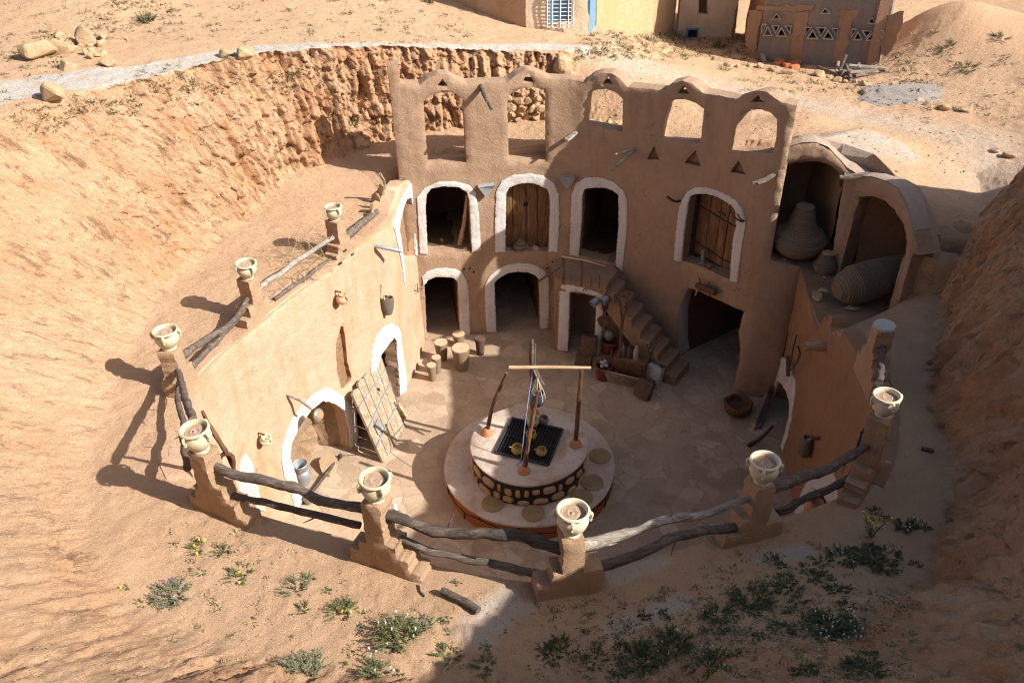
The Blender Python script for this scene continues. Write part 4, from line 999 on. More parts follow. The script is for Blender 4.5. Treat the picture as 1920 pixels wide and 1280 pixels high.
# ---------------------------------------------------------------- WELL
WC=Vector((.29,12.08,0)); z_l,z_u=.42,1.0
well=thing('round_well','round two tiered well in the middle, black and tan stone band, grate on top','well',WC)
Wc2=Vector((.27,11.99,0))
def wp(l): return Zm(800,620,3.28,l)
MB().lathe([(1.60,-.05),(1.62,.1),(1.61,.36)],WC,90,wob=.02).build('lower_wall','wellside',well)
MB().lathe([(1.61,.355),(1.645,.37),(1.648,.41),(1.62,.43),(1.3,.432),(1.0,.43)],WC,90,wob=.018).build('lower_ledge','welltop',well)
MB().lathe([(1.07,.40),(1.085,.5),(1.085,.94)],Wc2,80,wob=.02).build('drum','black',well)
MB().lathe([(1.08,.935),(1.105,.95),(1.11,.985),(1.085,1.004),(.7,1.008),(0,1.01)],Wc2,80,wob=.018).build('drum_top','welltop',well)
mb=MB(); rr=random.Random(5)
for row,(zc,hh) in enumerate(((.53,.20),(.76,.22))):
    a=row*.2
    while a<2*PI+row*.2-.1:
        w_=rr.choice((.14,.2,.27,.36))*rr.uniform(.9,1.1); am=a+w_/2/1.1; e=Vector((math.cos(am),math.sin(am),0)); t=Vector((-e.y,e.x,0)); c=Wc2+e*1.083+Vector((0,0,zc+rr.uniform(-.03,.03)))
        nn=12; V=[];hw=(w_-.055)/2; h2=hh*rr.uniform(.3,.47)
        sq=rr.uniform(.55,.95)
        for ring_,(s_,o_) in enumerate(((1,-.01),(1,.012),(.82,.024),(.4,.03))):
            for k in range(nn):
                th=2*PI*k/nn; cx_=math.copysign(abs(math.cos(th))**sq,math.cos(th)); cz_=math.copysign(abs(math.sin(th))**sq,math.sin(th))
                q=1+.3*mnoise.noise(Vector((am*9+cx_,cz_,row)))
                V.append(c+t*cx_*hw*s_*q+Vector((0,0,cz_*h2*s_*q))+e*o_)
        mb.add(V,[[r_*nn+k,r_*nn+(k+1)%nn,(r_+1)*nn+(k+1)%nn,(r_+1)*nn+k] for r_ in range(3) for k in range(nn)]+[[3*nn+k for k in range(nn)]])
        a+=w_/1.1+.01
mb.build('stone_facing','stone2',well)
mb=MB(); rr=random.Random(9)
nodes=[]; M_=26
for i in range(M_): nodes.append((2*PI*i/M_+rr.uniform(-.05,.05), .2+rr.uniform(-.06,.09)*(1 if i%2 else -.6)))
def wl(a,z): return WC+Vector((math.cos(a)*1.623,math.sin(a)*1.623,z))
for i in range(M_):
    a,z=nodes[i]; a2,z2_=nodes[(i+1)%M_]; a2=a2 if i<M_-1 else a2+2*PI
    mb.tube([wl(a+(a2-a)*t,z+(z2_-z)*t+.012*math.sin(t*7+i)) for t in np.linspace(0,1,6)],.011,5)
    mb.tube([wl(a,z),wl(a+rr.uniform(-.03,.03),(.36 if i%2 else 0.0))],.011,5)
mb.build('crack_lines','black',well)
# grate
gc=[U(x,y,z_u+.045) for x,y in ((960,783),(1055.5,804.5),(1028.7,871.5),(928,847))]
gr=MB()
for i in range(4): gr.tube([gc[i],gc[(i+1)%4]],.022,6)
gro=gr.build('grate_frame','iron',well)
bars=MB()
for k in range(1,17):
    t=k/17; bars.tube([gc[0].lerp(gc[1],t),gc[3].lerp(gc[2],t)],.007,5)
bars.tube([gc[0].lerp(gc[3],.5),gc[1].lerp(gc[2],.5)],.008,5); bars.build('grate_bars','iron',gro)
MB().add([g-Vector((0,0,.025)) for g in gc],[[0,1,2,3]]).build('shaft_opening','dark',well)
def post(pix_b,pix_t,r,dy,mid=None,n='post'):
    b=U(*pix_b,z_u); t=atY(pix_t[0],pix_t[1],b.y+dy); c=[b,b.lerp(t,.5)+(mid or Vector((0,0,0))),t]
    c=cr_sample(c,.08); o=MB().tube(c,[r*(1-.25*i/len(c)) for i in range(len(c))],9,rough=.3,seed=int(b.x*10)).build(n,'bark',well)
    MB().lathe([(.125,0),(.12,.02),(.085,.085),(.05,.13),(.03,.14)],b+Vector((0,0,.005)),18,wob=.12).build('clay_foot','terra',o); return t,b
tL,bL=post((913,812),(950,699),.042,.0,Vector((-.06,0,0)))
tR,bR=post((1079,834),(1090,692),.045,0,Vector((0,0,.0)))
tF,bF=post((983,884),(1009,732),.045,.05,Vector((-.02,0,0)))
tB,bB=post((999,775),(995,652),.045,.05)
cb1=atY(954,689,bR.y); cb2=atY(1108,689.5,bR.y)
cbo=MB().tube([cb1,cb1.lerp(cb2,.5)+Vector((0,0,.01)),cb2],[.036,.034,.026],9,rough=.08).build('crossbar','pole',well)
# tied branches and rope at the top of the rear post
mb=MB(); ct_=atY(1000,690,tB.y-.2); 
for k,(x,y) in enumerate(((998,636),(994,642),(1003,645))): mb.tube([ct_+Vector((.01*k,0,-.5)),ct_+Vector((.015*(k-1),0,0)),atY(x,y,tB.y-.1)],[.03,.032,.02],7,rough=.4,seed=k)
for k,(x,y) in enumerate(((1013,728),(1021,722))): mb.tube([ct_+Vector((0,0,.1)),ct_.lerp(atY(x,y,tB.y-.35),.5),atY(x,y,tB.y-.4)],[.03,.028,.012],7,rough=.4,seed=k+9)
tag(mb.build('tied_branches','log'),'bundle of frayed pale branches tied upright where the well bar crosses','branches')
# water bag hanging
hb_=atY(1008,745,12.0); bag=thing('hanging_water_bag','black gathered water bag hanging from the well frame','water bag',hb_)
prf=[(.02,-.19),(.09,-.16),(.135,-.06),(.14,.02),(.115,.09),(.125,.11),(.11,.12),(.09,.08),(.1,0),(0,-.1)]
mb=MB(); mb.lathe(prf,hb_,28,wob=.18)
for i,vv in enumerate(mb.v):
    q=Vector(vv)-hb_; a=math.atan2(q.y,q.x); s=1+.07*math.sin(a*9); mb.v[i]=(hb_.x+q.x*s,hb_.y+q.y*s,vv[2])
mb.build('bag','rubber',bag)
mb=MB()
for k in range(7):
    a=2*PI*k/7; e=hb_+Vector((.12*math.cos(a),.12*math.sin(a),.1)); mb.tube([e,hb_+Vector((0,0,.45)),],.007,5)
    mb.tube([e,e+Vector((.02*math.cos(a),.02*math.sin(a),-.12))],.008,5)
mb.tube([hb_+Vector((0,0,.44)),ct_+Vector((0,0,-.02))],.01,5); mb.build('cord','rope',bag)
rp=[atY(1001,688,12.0),atY(995,720,11.95),atY(985,790,11.6),U(976,866,z_u+.02),U(970,870,z_u+.03),U(976,876,z_u+.03),U(982,868,z_u+.04),U(974,862,z_u+.05)]
tag(MB().tube(cr_sample(rp,.05),.008,6).build('blue_rope','rope_blue'),'thin blue rope running from the well crossbar down to a small coil on the rim','rope')
# pots on the grate
def jugp(px,py,z,r,mat,label,h=1.0,spout=True,group=None,name='jug'):
    p=U(px,py,z+r*h*.6); p.z=z; o=thing(name,label,'jug' if name=='jug' else 'pot',p,group)
    MB().lathe([(r*.5,0),(r*.8,r*.15*h),(r,r*.6*h),(r*.95,r*.95*h),(r*.82,r*1.2*h),(r*.86,r*1.3*h),(r*.76,r*1.3*h),(r*.72,r*1.1*h),(r*.8,r*.6*h),(0,r*.2*h)],p,24,wob=.04).build('body',mat,o)
    if spout:
        MB().tube([p+Vector((-r*.8,0,r*1.1*h)),p+Vector((-r*1.25,0,r*1.3*h))],[r*.16,r*.1],7).build('spout',mat,o)
        MB().tube(cr_sample([p+Vector((r*.1,-r*.8,r*1.15*h)),p+Vector((r*.1,-r*1.25,r*1.1*h)),p+Vector((r*.1,-r*1.0,r*.6*h))],.01),r*.11,6).build('handle',mat,o)
    return o
jugp(970,843,z_u+.05,.115,'yellow','yellow glazed jug in the sun at the left of the well grate'); jugp(1015,847,z_u+.05,.105,'yellow','yellow glazed jug in the shade at the right front of the well grate')
jugp(996,816,z_u+.05,.105,'yellow','yellow glazed jug in the middle of the grate behind the front post',1.25); jugp(999,790,z_u+.05,.125,'pot','round cream jar at the back edge of the grate',1.2,False)
jugp(1019,788,z_u+.02,.105,'greenpot','dark green jar standing beside the cream one at the back of the well',1.1,True)
# woven mats
for x,y,lab in ((1125,854,'round woven mat on the right of the well ledge, the farthest from the viewer'),(1111,904,'round woven mat between the farthest right mat and the half hidden one'),(1091,932,'round woven mat half hidden behind the cream pot nearest the viewer'),(924,943,'round woven mat on the sunny left front of the well ledge'),(1000,961,'round woven mat at the middle front of the well ledge')):
    p=U(x,y,z_l+.03); p.z=z_l+.012; mb=MB(); pr=[(.0,.03)]; 
    for k in range(7): r0=.205*(k+.0)/7; pr+=[(r0+.004,.026),(r0+.015,.036),(r0+.026,.026)]
    pr+=[(.21,.02),(.205,.0)]
    tag(mb.lathe(pr,p,36,wob=.02).build('woven_mat','mat'),lab,'mat','woven seat mats on the well ledge')
# ---------------------------------------------------------------- palm stumps
for k,(x,y,r,h,lab) in enumerate(((829,673,.135,.42,'tall palm stump stool nearest the dark lower doorway'),(866,690,.175,.50,'widest palm stump stool of the cluster'),(861,648,.125,.30,'palm stump stool mostly hidden behind the widest one'),(820,697,.092,.36,'narrow palm stump stool standing between the tall and the shortest one'),(811,710,.092,.34,'shortest palm stump stool, nearest the viewer'),(901,664,.10,.40,'dark palm stump stool alone in the shade'))):
    r*=1.2; h*=1.15; p=U(x,y,0); o=thing('palm_stump',lab,'stool',p,'palm stump stools by the left corner')
    pr=[(r*.72,0),(r*.74,.03)]+[(r*(.74+.26*(t/8)**1.3),h*t/8) for t in range(1,9)]
    MB().lathe(pr+[(r*.97,h+.006)],p,26,wob=.1).build('trunk','palm' if k!=5 else 'rust',o); MB().lathe([(r*.96,h-.01),(r*.93,h+.012),(r*.5,h+.014),(0,h+.005)],p,26,wob=.08).build('cut_top','palmtop' if k!=5 else 'rust',o)
# ---------------------------------------------------------------- leaning door on the left
dq=[(651,727),(715,672),(757,797),(715,868)]
bL_=U(715,868,.0); bR_=U(755,800,.0)
ln=(bR_-bL_).length; ax=(bR_-bL_).normalized(); nrm=Vector((ax.y,-ax.x,0)); nrm=nrm if nrm.x>0 else -nrm
tl=onplane(651,727,bL_-nrm*.62,bR_-nrm*.62); tr=onplane(713,675,bL_-nrm*.62,bR_-nrm*.62)
DO=thing('plank_door','old grey plank door leaning against the pale wall, three iron straps across it','door',bL_)
mb=MB(); npl=5; up_=((tl-bL_)+(tr-bR_))/2; fn=ax.cross(up_).normalized(); fn=fn if fn.x>0 else -fn
def dp(u,v_,w=0): return (bL_.lerp(bR_,u)).lerp(tl.lerp(tr,u),v_)+fn*w
for i in range(npl):
    u0=i/npl+.006; u1=(i+1)/npl-.006; e=[.95,1.0,1.02,1.05,1.08][i]-.03; jj=R.uniform(-.006,.006)
    vs=[]
    for w_ in (0,.05): vs+=[dp(u0,0,w_+jj),dp(u1,0,w_+jj),dp(u1,e,w_+jj),dp((u0+u1)/2,e+.015,w_+jj),dp(u0,e-.01,w_+jj)]
    mb.add(vs,[[0,1,2,3,4],[5,6,7,8,9][::-1]]+[[k,(k+1)%5,5+(k+1)%5,5+k] for k in range(5)])
mb.build('plank','door_palez',DO,smooth=False)
for v0,v1 in ((.74,.86),(.46,.66),(.22,.34)): MB().tube([dp(.0,v0,.062),dp(.5,(v0+v1)/2,.064),dp(.99,v1,.062)],.017,5).build('iron_strap','metal',DO)
MB().tube([dp(1.03,-.02,.02),dp(1.03,.5,.02),dp(1.0,1.02,.02),dp(.97,1.22,.02)],[.03,.035,.035,.025],7,rough=.2).build('hinge_post','log',DO)
lk=[dp(u,v_,.066) for u,v_ in ((.16,.30),(.34,.33),(.34,.45),(.16,.43))]; MB().add(lk+[q+fn*.012 for q in lk],[[0,1,2,3],[7,6,5,4]]+[[k,(k+1)%4,4+(k+1)%4,4+k] for k in range(4)]).build('lock_plate','metal',DO)
MB().box(dp(.62,.72,.055),(.07,.02,.07),bev=.003).build('peephole','dark',DO)
st_b=U(762,782,.02); tag(MB().tube([st_b,st_b+Vector((-.1,.05,.16)),st_b+Vector((-.16,.12,.3))],[.045,.06,.04],8,rough=.4).build('wood_stump','pole'),'pale chunk of wood on the paving behind the leaning plank door','wood')
# ---------------------------------------------------------------- things hanging on the left wall
def wq(x,y,off=0.0,w=LW): return w.P3(x,y,off)
def hangpot(x,y,r,mat,label,cat,h=1.5,w=LW,off=.14,neck=.5,handle=True,name='hanging_jug',peg=True,dirx=0):
    c=wq(x,y,off,w); o=thing(name,label,cat,c); n=w.nrm(w.hit(x,y)[0])
    axd=(Vector((0,0,1))+n*.35).normalized()
    MB().lathe([(0,-r*h*.62),(r*.45,-r*h*.58),(r*.85,-r*h*.3),(r,0),(r*.85,r*h*.32),(r*neck,r*h*.5),(r*neck*.95,r*h*.62),(r*neck*1.2,r*h*.7),(r*neck*.9,r*h*.7),(r*neck*.7,r*h*.4),(0,r*h*.2)],c,24,axis=axd,wob=.03).build('body',mat,o)
    if handle: MB().tube(cr_sample([c+axd*r*h*.6,c+axd*r*h*.45+n*r*.9,c+n*r*.98],.02),r*.13,6).build('handle',mat,o)
    if peg: MB().tube([c-n*(off+.05)+Vector((0,0,r*1.1)),c+Vector((0,0,r*1.25))],.016,6).build('peg','bark',o)
    return o
hangpot(630,557,.115,'jug','pale pink clay jug hanging near the top of the pale wall','jug',1.5)
hangpot(486,821,.105,'pot','small greenish jug hanging low on the pale wall, left of the big white arch','jug',1.2,neck=.65)
c=wq(556,742,.02); n=LW.nrm(LW.hit(556,742)[0]); gd=thing('hanging_gourd','round clay flask hanging from a pale stick beside the big white arch','flask',c)
MB().tube([wq(535,738,-.05),wq(545,744,.2),wq(553,757,.38)],[.02,.03,.025],7,rough=.2).build('stick','log_pale',gd)
cc=wq(561,766,.42); MB().lathe([(0,-.07),(.07,-.06),(.115,-.02),(.12,.02),(.08,.05),(.03,.06),(0,.06)],cc,24,axis=(n+Vector((0,0,.35)))).build('flask_body','greenpot',gd)
MB().lathe([(.085,.045),(.07,.062),(.03,.068),(0,.07)],cc,20,axis=(n+Vector((0,0,.35)))).build('clay_face','terra',gd)
c=wq(718,568,.1); n=LW.nrm(LW.hit(718,568)[0]); bk=thing('hanging_basket','grey woven basket hanging by two cords high on the pale wall','basket',c)
MB().lathe([(0,-.27),(.07,-.25),(.125,-.1),(.145,.06),(.14,.16),(.125,.16),(.12,0),(0,-.1)],c,22,sx=1,sy=.55,wob=.05).build('weave','basket',bk)
for s_ in (-.08,.06): MB().tube([c+Vector((s_*.4,s_,.15)),wq(713,530,.03)],.009,5).build('cord','rope',bk)
sp_=MB().tube([wq(703,461,-.05),wq(703,461,.12),wq(716,464,.42)],[.04,.04,.04],10); tag(sp_.build('drain_spout','metal'),'grey metal drain spout sticking out below the pointed white arch','spout')
tag(MB().tube([wq(780,532,.03),wq(776,541,.08),wq(784,540,.1),wq(779,548,.06)],.012,6,rough=.3).build('twisted_hook','bark'),'small twisted twig hook on the pale wall near the corner','hook')
pt_=MB()
for x,y in ((645,468),(659,475),(636,492)): pt_.lathe([(0,.01),(.028,.006),(0,.02)],wq(x,y,.035),10,axis=LW.nrm(LW.hit(x,y)[0]))
pt_.build('socket_hole','dark',LWO)
# pot, slab and bits in the alcove
p=U(568,896,.12); o=thing('milk_churn','grey metal churn with a ribbed neck standing in the earth alcove','churn',p)
MB().lathe([(.12,-.12),(.14,-.08),(.15,.12),(.13,.2),(.115,.22),(.135,.24),(.14,.36),(.15,.38),(.14,.39),(.12,.36),(.1,.2),(0,.05)],p,24,wob=.03).build('body','metal',o)
MB().tube(cr_sample([p+Vector((-.13,0,.34)),p+Vector((-.22,-.02,.28)),p+Vector((-.15,0,.14))],.02),.012,6).build('handle','metal',o)
p=U(617,872,.12); sl=MB(); r_=random.Random(4); nn=9; V=[]
for z in (0,.05):
    for k in range(nn): a=2*PI*k/nn; q=.21*(.85+.25*((k*7)%5)/5); V.append(p+Vector((math.cos(a)*q,math.sin(a)*q*1.05,z+.10*math.sin(a))))
tag(sl.add(V,[list(range(nn))[::-1],[nn+k for k in range(nn)]]+[[k,(k+1)%nn,nn+(k+1)%nn,nn+k] for k in range(nn)]).build('broken_slab','stone',smooth=False),'broken round stone slab lying in front of the earth alcove','slab')
tag(MB().tube([U(640,852,.28),U(632,862,.16),U(575,935,.03)],[.05,.035,.028],7,rough=.4).build('charred_stick','log_dark'),'thin dark stick lying from the alcove across the paving','stick')
p=U(577,935,.1); tag(MB().lathe([(.06,-.1),(.09,0),(.08,.08),(.06,.1),(.05,.08),(0,0)],p,18).build('small_pot','greenpot'),'small grey green pot half hidden under the brown rail','pot')
tag(MB().tube(cr_sample([U(672,838,.5),U(673,845,.2),U(690,852,.05),U(712,857,.03)],.05),.009,5).build('loose_wire','rope'),'loose pale wire curling on the ground left of the leaning door','wire')
p=U(661,768,.9); tag(MB().box(p+Vector((0,0,0)),(.09,.09,.09),rotz(.5),bev=.01).build('white_stone','white'),'small white block tucked behind the left edge of the leaning door','stone')
# ---------------------------------------------------------------- clutter by the stairs
def boxy(name,label,cat,p,size,mat,rz=0,tilt=0,group=None,bev=.02,parts=()):
    o=thing(name,label,cat,p,group); ro=rotz(rz)@Matrix.Rotation(tilt,3,'X')
    MB().box(Vector(p)+ro@Vector((0,0,size[2]/2)),size,ro,bev=bev,jit=.006).build('body',mat,o); return o,ro
def can(label,px,py,size,mat,rz,tilt,z=0,group='old jerrycans by the stair foot'):
    p=U(px,py,z); o,ro=boxy('jerrycan',label,'jerrycan',p,size,mat,rz,tilt,group,bev=.03)
    h=p+ro@Vector((0,0,size[2])); MB().tube([h+ro@Vector((-size[0]*.22,0,-.01)),h+ro@Vector((-size[0]*.2,0,.05)),h+ro@Vector((size[0]*.2,0,.05)),h+ro@Vector((size[0]*.22,0,-.01))],.013,6).build('handle','iron',o)
    MB().lathe([(.03,-.01),(.03,.03),(.035,.03),(.035,.05),(0,.052)],h+ro@Vector((size[0]*.36,0,0)),12,axis=ro@Vector((0,0,1))).build('cap','iron',o)
    for s_ in (-1,1): MB().tube([p+ro@Vector((-size[0]*.38,-size[1]*.51,size[2]*(.5+.36*s_))),p+ro@Vector((size[0]*.38,-size[1]*.51,size[2]*(.5-.36*s_)))],.008,4).build('pressed_rib',mat,o)
    return o
can('brown jerrycan standing upright against the white strip of the stair doorway',1103,664,(.36,.16,.44),'rust',-.35,-.25,.28)
can('dark red brown jerrycan lying in front, foremost of the pair left of the red bins',1093,686,(.38,.17,.36),'rust',-.35,-.5,0)
can('rusty jerrycan leaning farthest out from the stair foot',1202,745,(.38,.18,.42),'rust',-.75,-.55,0)
can('jerrycan splashed with white paint just behind the rusty one at the stair foot',1222,722,(.36,.17,.5),'graywhite',-.75,-.25,0)
def bin_(label,px,py,z,mat='red',r=.17,h=.36):
    p=U(px,py,z); o=thing('red_tub',label,'tub',p,'red tubs under the stair')
    MB().lathe([(r*.85,0),(r*.9,.01),(r,h*.9),(r*1.06,h*.93),(r*1.04,h),(r*.94,h),(r*.85,.05),(0,.04)],p,22,wob=.05,sx=1.15).build('body',mat,o)
    return o,p
o,p=bin_('faded red tub heaped with pale stuff, the front one under the stair',1132,708,0); 
mb=MB()
for k in range(9): mb.rock(p+Vector((R.uniform(-.1,.1),R.uniform(-.08,.08),.37+R.uniform(0,.04))),(.12,.11,.08),seed=200+k)
mb.build('contents','graywhite',o,smooth=False)
o,p=bin_('faded red tub set back and higher under the stair, a round thing resting on it',1143,668,.12,h=.45)
tag(MB().lathe([(0,-.12),(.1,-.08),(.13,0),(.1,.09),(.03,.13),(0,.13)],p+Vector((-.03,.05,.56)),20,wob=.08).build('round_gourd','greenpot'),'dark rounded gourd resting on the red tub set back under the stair','gourd')
o,ro=boxy('dark_crate','small dark crate between the two red tubs under the stair','crate',U(1136,683,.25),(.34,.22,.2),'rust',-.3,-.3)
cp=U(1180,706,.0); o,ro=boxy('wooden_chest','brown wooden chest on planks under the stair, bottles standing in it','chest',cp+Vector((0,0,.16)),(.78,.34,.36),'door',-.42,0)
lid=MB()
for sx_ in (-1,1): lid.box(cp+ro@Vector((sx_*.38,0,.36)),(.03,.36,.34),ro,bev=.004)
lid.box(cp+ro@Vector((0,-.18,.36)),(.8,.03,.34),ro,bev=.004); lid.build('frame','shutter',o)
for k,(dx,mt,lab) in enumerate(((-.2,'greenpot','dark bottle leftmost in the wooden chest'),(-.05,'rust','brown bottle in the middle of the wooden chest'),(.1,'graywhite','pale bottle rightmost in the wooden chest'))):
    q=cp+ro@Vector((dx,.02,.5)); tag(MB().lathe([(.055,0),(.06,.02),(.06,.24),(.04,.29),(.022,.32),(.022,.37),(0,.37)],q,16).build('bottle',mt),lab,'bottle','bottles in the wooden chest')
pb_=U(1166,720,0); o,ro=boxy('plank_box','pale wide board standing on edge in front of the wooden chest','board',pb_+Vector((0,0,.0)),(.98,.05,.34),'door_pale',-.42,.25,bev=.006)
o,ro=boxy('grey_sill_plank','long grey plank lying under the wooden chest','plank',U(1190,700,.02),(1.05,.42,.1),'log',-.42,0,bev=.01)
def pole(label,pts,r,mat='bark',name='forked_branch',cat='branch',n=8,rough=.3,forks=()):
    c=cr_sample(pts,.06); mb=MB().tube(c,[r*(1-.35*i/len(c)) for i in range(len(c))],n,rough=rough,seed=int(pts[0][0]*13))
    for f_ in forks: mb.tube(cr_sample(f_,.05),r*.6,6,rough=.3)
    return tag(mb.build(name,mat),label,cat)
b=U(1152,713,0); t1=atY(1166,610,b.y+.35); t2=atY(1176,560,b.y+.45)
pole('tall dark forked branch leaning over the wooden chest against the stairs',[b,b.lerp(t1,.5)+Vector((.03,0,0)),t1,t2],.042,'bark',forks=[[t1,atY(1162,568,b.y+.45),atY(1148,549,b.y+.45)],[t2,atY(1180,549,b.y+.5)],[t2,atY(1166,552,b.y+.45)]])
b=U(1135,713,0); pole('dark smooth pole propped beside the forked branch, by the red tubs',[b,atY(1148,655,b.y+.2)],.035,'log_dark',name='pole',cat='pole',rough=.1)
b=U(1216,688,.3); t=atY(1219,667,b.y+.02)
pole('small upright forked twig rising from the stair foot',[b,t],.022,'log_dark',forks=[[t,atY(1213,645,b.y),],[t,atY(1230,644,b.y)]])
def cup(x,y,lab,off=.12,w=LP,r=.09,mat='metal'):
    c=w.P3(x,y,off); o=thing('tin_pot',lab,'tin pot',c,'tin pots hung by the landing')
    ax_=(Vector((-.6,-.5,-.35))).normalized()
    MB().lathe([(0,-.09),(r*.7,-.085),(r,-.02),(r*.95,.07),(r*1.08,.085),(r*.9,.085),(r*.85,0),(0,-.05)],c,20,axis=ax_).build('body',mat,o)
    MB().tube([c+Vector((0,0,.02)),c+Vector((.02,off,.16))],.008,5).build('hook','iron',o)
cup(1117,561,'battered tin pot hung over the right corner of the doorway under the landing'); cup(1157,560,'white enamel mug hung beside the forked branch below the landing',.1)
q=LP.P3(1150,601,.06); tag(MB().lathe([(0,-.05),(.12,-.04),(.15,.02),(.13,.05),(0,.03)],q,18,wob=.2,axis=Vector((-.2,-1,.1))).build('leather_pouch','rust'),'dark leather pouch hanging in the shade beneath the stair','pouch')
q=LP.P3(1135,572,.05); tag(MB().rock(q,(.22,.12,.36),seed=77).build('root_bundle','bark',smooth=False),'knobbly brown root bundle hung beside the white doorway strip','roots')
# ---------------------------------------------------------------- things on the back wall
def stub(name,label,w,x,y,tips,r,mat='log_pale',off=.3,cat='branch stub',grp=None):
    c=w.P3(x,y,-.06); n=w.nrm(w.hit(x,y)[0]); mb=MB()
    for k,(tx,ty,o_) in enumerate(tips): mb.tube([c,w.P3((x+tx)/2,(y+ty)/2,o_*.55),w.P3(tx,ty,o_)],[r*1.1,r,r*.7],8,rough=.3,seed=k+int(x))
    return tag(mb.build(name,mat),label,cat,grp)
G_='branch stubs poking out of the arcaded wall'
stub('branch_stub','pale Y shaped branch stub between the second and third open arches',BW,1083,248,[(1066,254,.3),(1061,254,.2)],.035,grp=G_)
stub('branch_stub','longest bleached branch stub, splayed like antlers, below the third open arch',BW,1191,280,[(1160,305,.45),(1165,276,.4),(1163,298,.5)],.03,grp=G_)
stub('branch_stub','short grey broken stub just left of the vaulted store',BW,1452,328,[(1432,331,.4),(1437,333,.35)],.045,'log',grp=G_)
stub('roof_spout','grey trough like log jutting from the wall top between the first two arches',BW,902,162,[(906,172,.6),(912,181,.75)],.045,'log',cat='roof spout')
s=FW.P3(1617,331,-.15); tag(MB().tube([s,FW.P3(1600,327,.1),FW.P3(1572,319,.3)],[.045,.045,.03],8,rough=.25).tube([FW.P3(1592,325,.15),FW.P3(1582,315,.25)],.03,6,rough=.3).build('branch_stub','log'),'grey branch stub sticking out where the two vaults of the store meet','branch stub',G_)
def tile(px,lab):
    h=[BW.P3(x,y,.05) for x,y in px]; n=BW.nrm(BW.hit(*px[0])[0]); out=[p+n*.05+Vector((0,0,-.0)) for p in h]; out[0]+=n*.05; out[1]+=n*.05
    k=len(h); h=[p-n*.06 for p in h]
    tag(MB().add(h+out,[list(range(k))[::-1],[k+i for i in range(k)]]+[[i,(i+1)%k,k+(i+1)%k,k+i] for i in range(k)]).build('slate_shelf','slate',smooth=False),lab,'shelf','triangular slate shelves on the arcaded wall')
tile(z3([(680,140),(800,125),(790,160),(738,222)]),'triangular grey slate shelf between the two leftmost upper doorways')
tile(z3([(1272,72),(1392,80),(1385,105),(1328,166)]),'triangular grey slate shelf between the second and third upper doorways')
a=BW.P3(1277,378,-.05); pole('dark curved horn left of the rightmost upper doorway',[a,BW.P3(1270,372,.15),BW.P3(1260,360,.25)],.03,'iron',name='horn',cat='horn')
a=BW.P3(1397,418,-.03); pole('pair of thin goat horns right of the rightmost upper doorway',[a,BW.P3(1390,408,.12),BW.P3(1381,388,.2)],.022,'rust',name='goat_horns',cat='horns',forks=[[a,BW.P3(1397,405,.15),BW.P3(1396,396,.2)]])
def rope_hank(x,y,lab):
    c=BW.P3(x,y,.05); mb=MB()
    for k in range(3): mb.tube([c+Vector((.09*math.cos(a)*(1+.1*k),-.01*k,.11*math.sin(a))) for a in np.linspace(0,6.2,12)],.01,5)
    return mb
c=BW.P3(1330,536,.14); yk=thing('wooden_yoke','brown wooden roller held by iron straps above the big dark doorway','yoke',c)
e1,e2=BW.P3(1316,531,.14),BW.P3(1350,545,.14); MB().tube([e1,e2],.07,12,rough=.08).build('roller','bark',yk)
for t in (.15,.7):
    q=e1.lerp(e2,t); MB().tube([q+Vector((0,-.07,-.08)),q+Vector((0,-.09,.0)),q+Vector((0,-.02,.11)),q+Vector((0,.16,.12))],.014,6).build('iron_strap','iron',yk)
MB().tube([e1+Vector((0,-.05,-.06)),e1+Vector((-.02,-.05,-.22))],.012,5).build('cord','rope',yk)
q=BW.P3(977,312+147,.1)
def coilpot(p,r,h,label,prof,mat='coil',grp=None,name='coiled_straw_jar',cat='straw jar'):
    o=thing(name,label,cat,p,grp); n=int(h/.022); pr=[]
    for i in range(n+1):
        t=i/n; rr_=np.interp(t,[a for a,b in prof],[b for a,b in prof])*r; pr+=[(rr_,h*t),(rr_+.012,h*(t+.45/n))]
    MB().lathe(pr,p,40,wob=.03).build('body',mat,o); return o
a=BW.hit(977,468); p=BW.pt(a[0],holes['a2i'][0][1]+.02,-.08); coilpot(p,.16,.22,'small stepped coil pot on the sill before the closed upper door',[(0,.9),(.3,1),(.35,.7),(.65,.72),(.7,.4),(1,.35)])
for (x,y,s_,lab,k_) in ((1005,462,.26,'rounded stone on the sill before the closed upper door',1),(955,458,.14,'small flat stone on the left of the closed door sill',2),(826,452,.26,'flat stone inside the leftmost upper doorway',3),(873,466,.22,'rough stones at the right jamb of the leftmost upper doorway',4)):
    a=BW.hit(x,y); hz_=holes['a2i'] if k_<3 else holes['a1i']; z=min(p[1] for p in hz_)
    if k_>=3: p=U(x,y,z+.04)
    else: p=BW.pt(a[0],z+.05,-.1)
    tag(MB().rock(p,(s_,s_*.7,s_*.45),seed=60+k_).build('stone','stone',smooth=False),lab,'stone')
zs=min(p[1] for p in holes['a1i']); b=U(862,459,zs+.02); t=atY(876,366,b.y+.12)
pole('pale wooden prop leaning inside the leftmost upper doorway',[b,b.lerp(t,.5)+Vector((.02,0,0)),t],.055,'pole',name='wooden_prop',cat='prop')
